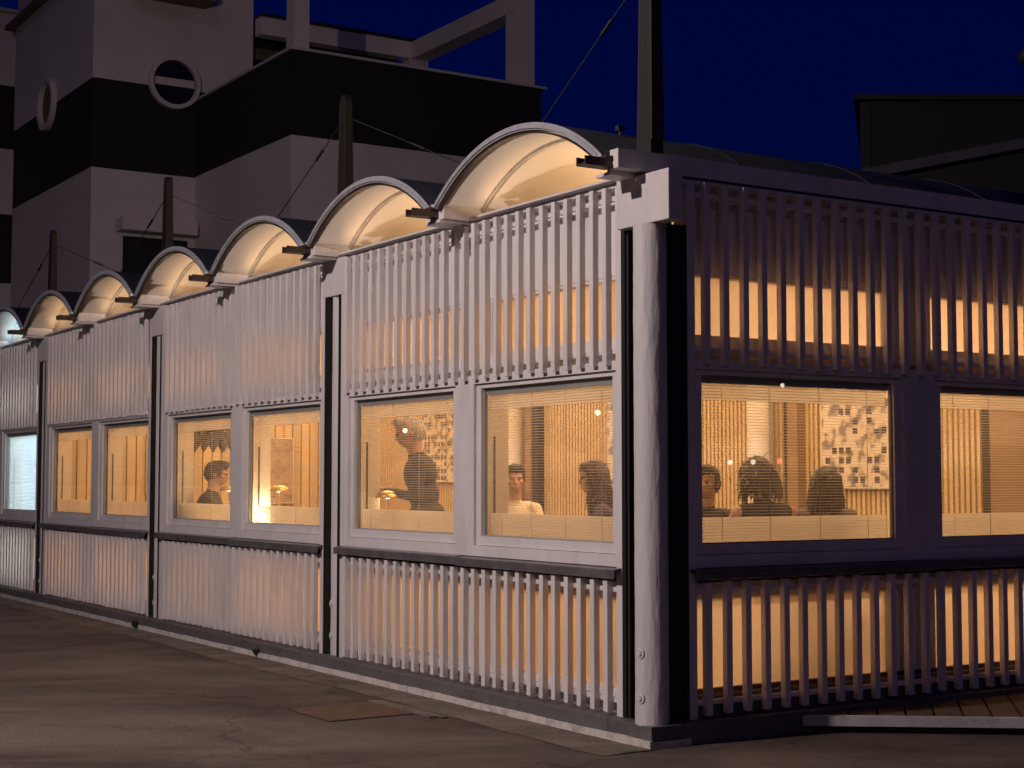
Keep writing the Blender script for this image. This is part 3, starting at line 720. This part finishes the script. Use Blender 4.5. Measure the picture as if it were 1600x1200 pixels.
# unlit lamp head just entering at the right edge
UL = empty('unlit_lamp', (-1.86, 6.82, -.48)); tag(UL, 'dark unlit lamp head at the right edge against the sky', 'lamp')
m = MB(); m.cyl((0, 0, 0), (0, 0, 6.3), .06, .045, 12); m.build('pole', M_lamphead, UL)
m = MB(); m.cyl((0, 0, 6.22), (-.22, -.45, 6.2), .03, .03, 8); m.build('arm', M_lamphead, UL)
m = MB(); m.lathe([(0, .1), (.08, .09), (.13, .02), (.12, -.06), (.0, -.08)], (-.27, -.60, 6.13), 16); m.build('lamp_head', M_lamphead, UL)
# little floodlight on the first vault
FL = empty('roof_floodlight', (-.62, .22, 3.85)); tag(FL, 'tiny dark floodlight on the roof beside the tall corner mast', 'floodlight')
m = MB(); m.cyl((0, 0, -.05), (0, 0, .08), .008, n=8); m.build('bracket', M_lamphead, FL)
m = MB(); m.box((-.02, -.025, .06), (.02, .025, .095)); m.build('housing', M_lamphead, FL)

# ------------------------------------------------------------------ pictures on the room walls
def art_material(name, ground, ink, seed, dens):
    m = bpy.data.materials.new(name); m.use_nodes = True; t = m.node_tree; N = t.nodes; L = t.links; b = N['Principled BSDF']
    tc = N.new('ShaderNodeTexCoord'); mp = N.new('ShaderNodeMapping'); mp.inputs['Scale'].default_value = (11, 1, 11); mp.inputs['Location'].default_value = (seed, 0, seed * .37); L.new(tc.outputs['Object'], mp.inputs[0])
    sn = N.new('ShaderNodeVectorMath'); sn.operation = 'FLOOR'; L.new(mp.outputs[0], sn.inputs[0])
    wn = N.new('ShaderNodeTexWhiteNoise'); L.new(sn.outputs[0], wn.inputs[0])
    nz = N.new('ShaderNodeTexNoise'); nz.inputs['Scale'].default_value = 2.2; nz.inputs['Detail'].default_value = 3; L.new(tc.outputs['Object'], nz.inputs[0])
    fr = N.new('ShaderNodeVectorMath'); fr.operation = 'FRACTION'; L.new(mp.outputs[0], fr.inputs[0])
    sp = N.new('ShaderNodeSeparateXYZ'); L.new(fr.outputs[0], sp.inputs[0])
    a = N.new('ShaderNodeMath'); a.operation = 'MULTIPLY'; L.new(wn.outputs[0], a.inputs[0]); L.new(nz.outputs[0], a.inputs[1])
    g1 = N.new('ShaderNodeMath'); g1.operation = 'GREATER_THAN'; g1.inputs[1].default_value = dens; L.new(a.outputs[0], g1.inputs[0])
    g2 = N.new('ShaderNodeMath'); g2.operation = 'GREATER_THAN'; g2.inputs[1].default_value = .3; L.new(sp.outputs[0], g2.inputs[0])
    g3 = N.new('ShaderNodeMath'); g3.operation = 'GREATER_THAN'; g3.inputs[1].default_value = .35; L.new(sp.outputs[2], g3.inputs[0])
    p1 = N.new('ShaderNodeMath'); p1.operation = 'MULTIPLY'; L.new(g1.outputs[0], p1.inputs[0]); L.new(g2.outputs[0], p1.inputs[1])
    p2 = N.new('ShaderNodeMath'); p2.operation = 'MULTIPLY'; L.new(p1.outputs[0], p2.inputs[0]); L.new(g3.outputs[0], p2.inputs[1])
    n3 = N.new('ShaderNodeTexNoise'); n3.inputs['Scale'].default_value = 9; n3.inputs['Detail'].default_value = 6; L.new(tc.outputs['Object'], n3.inputs[0])
    r3 = N.new('ShaderNodeMapRange'); r3.inputs[1].default_value = .47; r3.inputs[2].default_value = .60; r3.inputs[3].default_value = 0; r3.inputs[4].default_value = .75; L.new(n3.outputs[0], r3.inputs[0])
    mxm = N.new('ShaderNodeMath'); mxm.operation = 'MAXIMUM'; L.new(p2.outputs[0], mxm.inputs[0]); L.new(r3.outputs[0], mxm.inputs[1])
    mx = N.new('ShaderNodeMix'); mx.data_type = 'RGBA'; mx.inputs[6].default_value = (*ground, 1); mx.inputs[7].default_value = (*ink, 1); L.new(mxm.outputs[0], mx.inputs[0]); L.new(mx.outputs[2], b.inputs['Base Color'])
    b.inputs['Roughness'].default_value = .7
    return m
def picture(name, loc, w_, h, mt, label, along='x'):
    r = empty(name, loc); tag(r, label, 'picture', 'large pictures on the room walls')
    if along == 'y': r.rotation_euler = (0, 0, R_(90))
    m = MB(); m.box((-w_ / 2, -.02, -h / 2), (w_ / 2, .0, h / 2)); m.build('canvas', mt, r)
    m = MB(); e = .012
    m.box((-w_ / 2 - e, -.024, -h / 2 - e), (-w_ / 2 - .001, .004, h / 2 + e)); m.box((w_ / 2 + .001, -.024, -h / 2 - e), (w_ / 2 + e, .004, h / 2 + e)); m.box((-w_ / 2, -.024, h / 2 + .001), (w_ / 2, .004, h / 2 + e)); m.box((-w_ / 2, -.024, -h / 2 - e), (w_ / 2, .004, -h / 2 - .001))
    m.build('frame', M_innercol, r)
picture('picture', (-2.85, BWY - .055, 2.02), 1.14, .95, art_material('print_dark_blocks', (.74, .64, .52), (.07, .06, .08), 3.1, .33), 'pale picture of scattered dark squares seen through the nearest right window')
picture('picture', (-6.32, BWY - .055, 2.02), 1.16, .95, art_material('print_grey_blocks', (.74, .66, .55), (.08, .06, .06), 8.7, .36), 'pale picture with dark marks at the right edge of the corner window')
picture('picture', (-10.62, BWY - .055, 2.1), 1.24, 1.0, art_material('print_brown_mass', (.72, .60, .44), (.16, .11, .07), 15.3, .27), 'mottled brown and cream picture behind the standing man')
picture('picture', (-12.93, 3.2, 1.75), .62, .9, art_material('print_tan', (.45, .30, .18), (.28, .18, .10), 4.4, .45), 'tan upright picture behind the glowing table lamp window', 'y')
picture('picture', (-12.93, 1.62, 1.82), .5, .75, art_material('print_dark_brown', (.20, .10, .05), (.06, .03, .02), 9.4, .3), 'dark brown picture on the planked end wall at the far windows', 'y')

# ------------------------------------------------------------------ tables, chairs, lamps
FZ = .302
def table(x, y, label, rx=.38):
    t = empty('table', (x, y, FZ)); tag(t, label, 'table', 'restaurant tables')
    m = MB(); m.lathe([(0, .735), (rx - .01, .735), (rx, .742), (rx, .755), (rx - .01, .76), (0, .76)], n=32); m.build('tabletop', M_darkwood, t)
    m = MB(); m.cyl((0, 0, .03), (0, 0, .734), .03, .03, 12); m.build('pedestal', M_lamphead, t)
    m = MB(); m.lathe([(0, .0), (.22, .0), (.22, .015), (.05, .03), (0, .03)], n=24); m.build('foot', M_lamphead, t)
    return t
def chair(x, y, rz, label, sh=.52):
    c = empty('chair', (x, y, FZ)); c.rotation_euler = (0, 0, rz); tag(c, label, 'chair', 'restaurant chairs')
    m = MB(); m.box((-.21, -.20, sh - .04), (.21, .21, sh)); m.build('seat', M_darkwood, c)
    for sx in (-1, 1):
        m = MB(); m.cyl((sx * .18, .17, 0), (sx * .18, .17, sh - .041), .014, .017, 8); m.build('leg', M_darkwood, c)
        m = MB(); m.cyl((sx * .18, -.2, 0), (sx * .18, -.19, sh - .041), .014, .017, 8); m.build('leg', M_darkwood, c)
    m = MB(); m.box((-.20, -.235, sh + .16), (.20, -.205, sh + .36))
    for sx in (-1, 1): m.cyl((sx * .18, -.19, sh + .001), (sx * .18, -.22, sh + .2), .012, .012, 8)
    m.build('backrest', M_darkwood, c)
def table_lamp(x, y, label, watts=5.0, z=None, h=.50):
    z0 = FZ + .762 if z is None else z
    l = empty('table_lamp', (x, y, z0)); tag(l, label, 'table lamp', 'mushroom table lamps')
    m = MB(); m.lathe([(0, 0), (.06, 0), (.06, .012), (.02, .02), (0, .02)], n=24); m.build('base', M_brass, l)
    m = MB(); m.cyl((0, 0, .02), (0, 0, h - .07), .010, .008, 12); m.build('stem', M_brass, l)
    m = MB(); m.lathe([(.004, h), (.05, h - .008), (.085, h - .03), (.105, h - .062), (.103, h - .066), (.08, h - .036), (.045, h - .016), (.004, h - .01)], n=32); m.build('shade', M_brass, l)
    m = MB(); m.lathe([(0, h - .028), (.028, h - .04), (.03, h - .055), (.018, h - .068), (0, h - .07)], n=16); m.build('bulb', M_bulb, l)
    d = bpy.data.lights.new('lamp_light', 'POINT'); d.energy = watts; d.color = (1, .68, .34); d.shadow_soft_size = .03
    o = bpy.data.objects.new('lamp_light', d); COL.objects.link(o); o.parent = l; o.location = (0, 0, h - .09)
table(-6.72, .62, 'round table under the lamp at the glowing second-bay window'); table_lamp(-6.78, .56, 'brass mushroom lamp in the glowing window of the second bay', 14)
table(-7.75, .78, 'round table in front of the seated man in black', .36); table_lamp(-7.93, .50, 'brass mushroom lamp before the face of the man in black', 2.5)
table(-4.30, .52, 'round table beside the dark post near the standing man', .32); table_lamp(-4.12, .36, 'brass mushroom lamp half hidden behind the dark post', 2.5, h=.46)
table(-2.95, 1.15, 'round table between the man in white and the long-haired woman', .40)
table(-1.0, 2.05, 'round table among the diners inside the right window', .42)
# glowing globe low in the second-bay window
gl_ = empty('globe_lamp', (-6.36, .26, FZ + .455)); gl_.scale = (1, 1, .72); tag(gl_, 'bright glowing lamp low at the left of the second-bay window', 'lamp')
m = MB(); m.cyl((0, 0, -.63), (0, 0, .48), .012, .012, 10); m.build('stand', M_brass, gl_)
m = MB(); m.cyl((0, 0, -.63), (0, 0, -.60), .1, .1, 20); m.build('foot', M_brass, gl_)
m = MB(); m.lathe([(.001, .63), (.04, .62), (.07, .585), (.075, .55), (.06, .51), (.03, .485), (.001, .48)], n=20); m.build('globe', M_bulb, gl_)
d = bpy.data.lights.new('globe_light', 'POINT'); d.energy = 24; d.color = (1, .76, .46); d.shadow_soft_size = .08
o = bpy.data.objects.new('globe_light', d); COL.objects.link(o); o.parent = gl_; o.location = (0, -.02, .70)

# leafy dark pendant
PD = empty('pendant_lamp', (-8.88, .76, 2.12)); PD.scale = (1.45, 1.45, 1.3); tag(PD, 'dark feathery pendant hanging above the man in black', 'pendant lamp')
M_petal = mat('dark_petal', (.05, .032, .028), .6, noise=.3, nscale=12)
petme = None
for ring_, (n_, r0, z0, ti) in enumerate(((9, .04, .14, .35), (14, .09, .10, .75), (20, .15, .04, 1.0), (26, .21, .0, 1.15))):
    for i in range(n_):
        if petme is None:
            m = MB(); m.add([(0, 0, 0), (.024, .06, .012), (.032, .12, .0), (.0, .19, -.02), (-.032, .12, .0), (-.024, .06, .012), (0, .10, .02)], [(0, 1, 6), (1, 2, 6), (2, 3, 6), (3, 4, 6), (4, 5, 6), (5, 0, 6)]); petme = m.mesh('petal'); petme.materials.append(M_petal)
        a = 2 * math.pi * (i + .5 * (ring_ % 2)) / n_
        o = bpy.data.objects.new('petal', petme); COL.objects.link(o); o.parent = PD
        o.location = (-math.sin(a) * r0, math.cos(a) * r0, z0); o.rotation_euler = Matrix.Rotation(a, 3, 'Z').to_quaternion().__matmul__(Matrix.Rotation(-ti * .75, 3, 'X').to_quaternion()).to_euler()
m = MB(); m.cyl((0, 0, .14), (0, 0, 1.3), .004, n=6); m.build('cord', M_lamphead, PD)

# ------------------------------------------------------------------ people
M_skin = mat('skin', (.55, .30, .19), .5, noise=.06, nscale=20)
M_shoe = mat('black_shoe', (.02, .018, .016), .5)
M_eye = mat('eye', (.04, .03, .025), .3)
def cloth(name, c): return mat(name, c, .85, noise=.15, nscale=14, bump=.25, bscale=60)
def sdf_prim(P, pr):
    k, a, b, r0, r1 = pr[:5]
    if k == 'c':
        a = np.array(a); b = np.array(b); d = b - a; t = np.clip(((P - a) @ d) / max(1e-9, d @ d), 0, 1)
        return np.linalg.norm(P - a - t[:, None] * d, axis=1) - (r0 + (r1 - r0) * t)
    a = np.array(a); b = np.array(b); return (np.linalg.norm((P - a) / b, axis=1) - 1) * b.min()
def prim_mesh(prims):
    bm = bmesh.new()
    for pr in prims:
        k, a, b, r0, r1 = pr[:5]
        if k == 'e':
            bmesh.ops.create_icosphere(bm, subdivisions=3, radius=1, matrix=Matrix.Translation(a) @ Matrix.Diagonal((*b, 1)))
        else:
            a = Vector(a); b = Vector(b); d = b - a
            M = Matrix.Translation((a + b) / 2) @ d.to_track_quat('Z', 'Y').to_matrix().to_4x4()
            bmesh.ops.create_cone(bm, cap_ends=True, segments=14, radius1=r0, radius2=r1, depth=d.length, matrix=M)
            for c, r in ((a, r0), (b, r1)): bmesh.ops.create_icosphere(bm, subdivisions=2, radius=r, matrix=Matrix.Translation(c))
    me = bpy.data.meshes.new('tmp'); bm.to_mesh(me); bm.free(); return me
def remeshed(name, prims, voxel, smooth=4):
    me = prim_mesh(prims); o = bpy.data.objects.new('tmp', me); COL.objects.link(o)
    r = o.modifiers.new('r', 'REMESH'); r.mode = 'VOXEL'; r.voxel_size = voxel
    s = o.modifiers.new('s', 'SMOOTH'); s.factor = .5; s.iterations = smooth
    dg = bpy.context.evaluated_depsgraph_get(); dg.update(); out = bpy.data.meshes.new_from_object(o.evaluated_get(dg)); out.name = name
    bpy.data.objects.remove(o); bpy.data.meshes.remove(me)
    out.polygons.foreach_set('use_smooth', [True] * len(out.polygons)); return out
def finger_set(P, palm, dirv, side, curl, tagk='skin'):
    """palm centre, hand direction, side vector; five bent fingers"""
    palm = Vector(palm); d = Vector(dirv).normalized(); s = Vector(side).normalized(); n = d.cross(s).normalized()
    P.append(('e', tuple(palm), (.042, .042, .026), 0, 0, tagk)); P.append(('c', tuple(palm - d * .04), tuple(palm + d * .03), .024, .026, tagk))
    for i, (off, ln) in enumerate(((-.030, .062), (-.010, .072), (.011, .068), (.030, .054))):
        a = palm + d * .045 + s * off; b = a + (d * math.cos(curl) - n * math.sin(curl)) * ln * .55; c = b + (d * math.cos(curl * 2) - n * math.sin(curl * 2)) * ln * .5
        P.append(('c', tuple(a), tuple(b), .0095, .009, tagk)); P.append(('c', tuple(b), tuple(c), .009, .0075, tagk))
    a = palm - d * .005 - s * .038; b = a + (d * .6 - s * .6 - n * .3).normalized() * .035; c = b + (d * .9 - s * .1 - n * .4).normalized() * .03
    P.append(('c', tuple(a), tuple(b), .012, .0105, tagk)); P.append(('c', tuple(b), tuple(c), .0105, .009, tagk))
def person(loc, rz, label, pose='sit', top=None, bottom=None, hair=(.03, .02, .015), hairstyle='short', skin=None, sleeve='long', lean=.0, headturn=0.0, headtilt=0.0, scale=1.0, bareneck=False, girth=1.06):
    top = top or cloth('cloth', (.05, .05, .05)); bottom = bottom or M_shoe; skin = skin or M_skin
    P = []; V = Vector
    sit = pose == 'sit'
    hz = .53 + .09 if sit else .96
    def up(z, fwd=0.0):   # torso point by height above hips
        return V((0, fwd + lean * z, hz + z))
    P.append(('e', tuple(up(.0)), (.165, .125, .12), 0, 0, 'bottom'))
    P.append(('e', tuple(up(.16)), (.145, .105, .14), 0, 0, 'top'))
    P.append(('e', tuple(up(.33)), (.165, .115, .17), 0, 0, 'top'))
    P.append(('c', tuple(up(.42) + V((-.13, 0, 0))), tuple(up(.42) + V((.13, 0, 0))), .062, .062, 'top'))
    P.append(('c', tuple(up(.43)), tuple(up(.56, .015)), .058, .050, 'skin' if bareneck else 'skin'))
    P.append(('c', tuple(up(.40)), tuple(up(.475, .004)), .085, .060, 'top'))
    # head in its own frame, then turned
    hc = up(.665, .03)
    HR = Matrix.Translation(hc) @ Matrix.Rotation(headturn, 4, 'Z') @ Matrix.Rotation(headtilt, 4, 'X')
    h3 = HR.to_3x3()
    def H(x, y, z): return tuple(HR @ V((x, y, z)))
    head = [((0, -.012, .03), (.076, .092, .088)), ((0, .02, -.045), (.058, .068, .072)), ((0, .048, -.085), (.034, .030, .026)), ((0, .062, .025), (.055, .026, .016)), ((-.074, -.012, -.01), (.012, .02, .032)), ((.074, -.012, -.01), (.012, .02, .032)), ((0, .084, -.062), (.022, .012, .010)), ((0, .080, -.005), (.012, .018, .022)), ((0, .094, -.026), (.015, .018, .012)), ((-.042, .052, -.02), (.026, .026, .024)), ((.042, .052, -.02), (.026, .026, .024))]
    for c, r in head: P.append(('e', H(*c), r, 0, 0, 'skin'))
    P.append(('c', tuple(up(.52, .01)), H(0, -.015, -.06), .052, .056, 'skin'))
    # arms
    for sx in (-1, 1):
        sh = up(.42) + V((sx * .175, 0, 0))
        if pose == 'stand':
            el = sh + V((sx * .06, .04 if sx > 0 else .0, -.28)); ha = el + V((-sx * .08, .24, .06))
        else:
            el = sh + V((sx * .055, .13, -.23)); ha = el + V((-sx * .10, .22, .045))
        at_ = 'top'; ft = 'top' if sleeve == 'long' else 'skin'
        if sleeve == 'none': at_ = 'skin'
        P.append(('c', tuple(sh), tuple(el), .052 if at_ == 'top' else .046, .042, at_)); P.append(('c', tuple(el), tuple(el.lerp(ha, .86)), .041, .031, ft)); P.append(('c', tuple(el.lerp(ha, .8)), tuple(ha), .027, .025, 'skin'))
        d = (ha - el).normalized(); finger_set(P, ha + d * .045, d, V((sx * 1.0, .25, .1)), .45)
    # legs
    for sx in (-1, 1):
        hip = V((sx * .09, .0, hz - .02))
        if sit: kn = V((sx * .12, .43, hz - .02)); an = V((sx * .12, .40, .09))
        else: kn = V((sx * .10, .03, .52)); an = V((sx * .11, -.02 + .06 * sx, .09))
        P.append(('c', tuple(hip), tuple(kn), .085, .060, 'bottom')); P.append(('c', tuple(kn), tuple(an), .058, .040, 'bottom'))
        P.append(('c', tuple(an + V((0, -.03, -.045))), tuple(an + V((0, .15, -.058))), .042, .032, 'shoe'))
    me = remeshed('person', P, .0085, 5)
    n = len(me.polygons); C = np.empty(n * 3); me.polygons.foreach_get('center', C); C = C.reshape(-1, 3)
    D = np.stack([sdf_prim(C, pr) for pr in P]); best = D.argmin(0)
    idx = {'skin': 0, 'top': 1, 'bottom': 2, 'shoe': 3}
    me.materials.clear()
    for mt in (skin, top, bottom, M_shoe): me.materials.append(mt)
    me.polygons.foreach_set('material_index', np.array([idx[P[b][5]] for b in range(len(P))])[best].astype(np.int32))
    o = obj('person', me, None, None, loc); o.rotation_euler = (0, 0, rz); o.scale = (scale * girth, scale * girth, scale)
    tag(o, label, 'person', 'people in the restaurant')
    for sx in (-1, 1):
        m = MB(); c = Vector(H(sx * .033, .081, .008)); prof = [(.0001, .009), (.006, .007), (.009, 0), (.006, -.007), (.0001, -.009)]
        m.lathe(prof, tuple(c), 10); m.build('eye', M_eye, o)
    # hair
    hp = [('e', H(0, -.022, .045), (.083, .094, .087), 0, 0), ('e', H(0, -.05, .0), (.079, .068, .085), 0, 0), ('e', H(0, .035, .088), (.062, .05, .034), 0, 0)]
    if hairstyle == 'short': hp += [('e', H(-.068, .0, .02), (.014, .035, .05), 0, 0), ('e', H(.068, .0, .02), (.014, .035, .05), 0, 0), ('e', H(0, .02, .105), (.06, .06, .03), 0, 0)]
    if hairstyle in ('long', 'bob'):
        L_ = .34 if hairstyle == 'long' else .16
        for qx in (-.075, -.045, 0, .045, .075):
            yb = -.075 if abs(qx) < .06 else -.03
            p0 = V(H(qx, yb, .03)); p1 = p0 + V((qx * .35, -.02 - lean * .1, -L_ * .55)); p2 = p1 + V((qx * .2, .0 - lean * .05, -L_ * .45))
            hp += [('c', tuple(p0), tuple(p1), .040, .038), ('c', tuple(p1), tuple(p2), .038, .024)]
        for qx in (-.08, .08):
            p0 = V(H(qx, .02, .05)); p1 = V(H(qx * 1.12, .03, -.08)); hp += [('c', tuple(p0), tuple(p1), .024, .022), ('c', tuple(p1), tuple(p1 + V((0, 0, -L_ * .5))), .022, .014)]
    hm = remeshed('hair', hp, .009, 3)
    nv = len(hm.vertices); co = np.empty(nv * 3); hm.vertices.foreach_get('co', co); co = co.reshape(-1, 3); no = np.empty(nv * 3); hm.vertices.foreach_get('normal', no); no = no.reshape(-1, 3)
    ang = np.arctan2(co[:, 1] - hc.y, co[:, 0] - hc.x)
    co += no * (.0035 * np.sin(ang * 23 + co[:, 2] * 9) + .0025 * np.sin(ang * 41 - co[:, 2] * 25) + np.random.default_rng(3).normal(0, .0008, nv))[:, None]
    hm.vertices.foreach_set('co', co.ravel()); hm.update()
    rg = np.random.default_rng(11); sv = co.tolist(); sf = [list(p.vertices) for p in hm.polygons]
    ctr = np.array(hc); pick = rg.choice(nv, 420)
    for q in pick:
        p_ = co[q]; n_ = no[q]; dn = np.array((0, 0, -1.0)); tdir = dn - n_ * (dn @ n_); tl = np.linalg.norm(tdir)
        if tl < .15: tdir = rg.normal(0, 1, 3); tdir -= n_ * (tdir @ n_); tl = np.linalg.norm(tdir)
        tdir = tdir / tl + rg.normal(0, .25, 3); tdir /= np.linalg.norm(tdir)
        ln = (.018 if hairstyle == 'short' else .075) * rg.uniform(.6, 1.4); sd_ = np.cross(tdir, n_); sd_ /= max(1e-6, np.linalg.norm(sd_)); wd = .0035
        a_ = p_ - n_ * .004; b_ = p_ + tdir * ln * .5 + n_ * rg.uniform(.004, .012); c_ = p_ + tdir * ln + n_ * rg.uniform(-.004, .012)
        k_ = len(sv); sv += [(a_ - sd_ * wd).tolist(), (a_ + sd_ * wd).tolist(), (b_ - sd_ * wd).tolist(), (b_ + sd_ * wd).tolist(), c_.tolist()]
        sf += [[k_, k_ + 1, k_ + 3, k_ + 2], [k_ + 2, k_ + 3, k_ + 4]]
    hm = bpy.data.meshes.new('hair'); hm.from_pydata(sv, [], sf); hm.polygons.foreach_set('use_smooth', [True] * len(sf)); hm.update()
    obj('hair', hm, mat('hair', hair, .55, noise=.35, nscale=60, stretch=(1, 1, .15)), o)
    return o
def face_to(dx, dy): return math.atan2(dy, dx) - math.pi / 2
navy = cloth('charcoal_jacket', (.045, .04, .04)); blk = cloth('black_jersey', (.018, .016, .016)); cream = cloth('cream_shirt', (.72, .62, .46)); floral = cloth('dark_patterned_top', (.12, .08, .11)); dk_t = cloth('dark_trousers', (.04, .037, .036)); jean = cloth('navy_trousers', (.03, .035, .06)); rose = cloth('rust_top', (.30, .10, .06))
person((-4.22, .80, FZ), face_to(-.50, -.87), 'grey-haired man in dark jacket standing and looking down at a pad', 'stand', navy, dk_t, (.55, .47, .40), 'short', lean=.14, headtilt=-.30, scale=1.055, girth=1.22)
m = MB(); m.box((-.07, -.10, 0), (.07, .10, .012)); m.build('cover', M_innercol, tag(empty('note_pad', (-4.42, .36, 1.60)), 'small pale note pad held by the standing man', 'note pad')).rotation_euler = (.2, -.3, .1)
person((-8.32, .40, FZ), face_to(.45, .85), 'dark-haired man in black jumper seated by the lamp in the second bay', 'sit', blk, dk_t, (.035, .024, .018), 'short', lean=.10, headtilt=-.2, scale=1.07, girth=1.16)
chair(-8.32, .40, face_to(.45, .85), 'dark chair under the man in black', .53)
person((-4.0, 1.55, FZ), face_to(.9, -.45), 'short-haired man in cream shirt seated facing the corner window', 'sit', cream, jean, (.03, .02, .015), 'short', lean=.05, scale=1.02)
chair(-4.0, 1.55, face_to(.9, -.45), 'dark chair under the man in cream', .53)
person((-2.08, 1.18, FZ), face_to(-.55, -.83), 'long brown-haired woman in dark patterned top seated in the corner window', 'sit', floral, jean, (.09, .045, .025), 'long', sleeve='short', lean=.12, headtilt=-.1, scale=1.03)
chair(-2.08, 1.18, face_to(-.55, -.83), 'dark chair under the long brown-haired woman', .53)
person((-1.40, 1.57, FZ), face_to(.55, -.35), 'dark-haired man in dark top at the left edge of the right window', 'sit', navy, dk_t, (.025, .018, .014), 'short', lean=.06, headturn=-.5, scale=1.0)
chair(-1.40, 1.57, face_to(.55, -.35), 'dark chair under the man at the edge of the right window', .53)
person((-.66, 1.56, FZ), face_to(-.95, .25), 'person with dark bobbed hair and bare shoulders seen from behind', 'sit', blk, dk_t, (.03, .018, .014), 'bob', sleeve='none', lean=.28, headtilt=-.30, scale=1.04, girth=1.08)
chair(-.66, 1.56, face_to(-.95, .25), 'dark chair under the bare-shouldered person', .51)
person((-1.22, 2.60, FZ), face_to(-.5, .8), 'person with long straight dark hair below the pale picture', 'sit', floral, dk_t, (.03, .02, .016), 'long', lean=.03, scale=1.0)
chair(-1.22, 2.60, face_to(-.5, .8), 'dark chair under the long straight-haired person', .53)

# ------------------------------------------------------------------ lit lanterns across the forecourt, seen as reflections in the panes
M_lantern = mat('lit_lantern_globe', (1, .95, .9), .3, emit=(1, .86, .70), emit_s=15)
M_redlamp = mat('lit_red_lens', (1, .1, .05), .3, emit=(1, .10, .05), emit_s=26)
def lantern(x, y, h, label, mt=None, r=.09, group='lanterns round the forecourt'):
    l = empty('lantern', (x, y, 0)); tag(l, label, 'lantern', group)
    m = MB(); m.cyl((0, 0, 0), (0, 0, h - r), .05, .035, 10); m.build('pole', M_lamphead, l)
    m = MB(); m.lathe([(.001, h + r * .9), (r * .6, h + r * .7), (r, h + .02), (r * .8, h - r * .6), (.03, h - r)], n=16); m.build('globe', mt or M_lantern, l)
    m = MB(); m.lathe([(.001, h + r * 1.25), (r * .7, h + r * .95), (r * .65, h + r * .85), (.001, h + r * .9)], n=16); m.build('cap', M_lamphead, l)
lantern(-40, -20, 3.35, 'lit lantern reflected beside the head of the standing man')
lantern(-28.6, -20, 3.55, 'lit lantern reflected at the top right of the corner window')
lantern(40, 37.6, 5.5, 'lit lantern reflected at the top of the right window')
lantern(40, 34.8, 2.35, 'low lit lantern reflected in the middle of the right window', None, .10)
lantern(40, 36.0, 2.38, 'low lit lantern reflected beside the red one in the right window', None, .10)
lantern(40, 37.4, 2.42, 'low red lantern reflected in the right window', M_redlamp, .11)
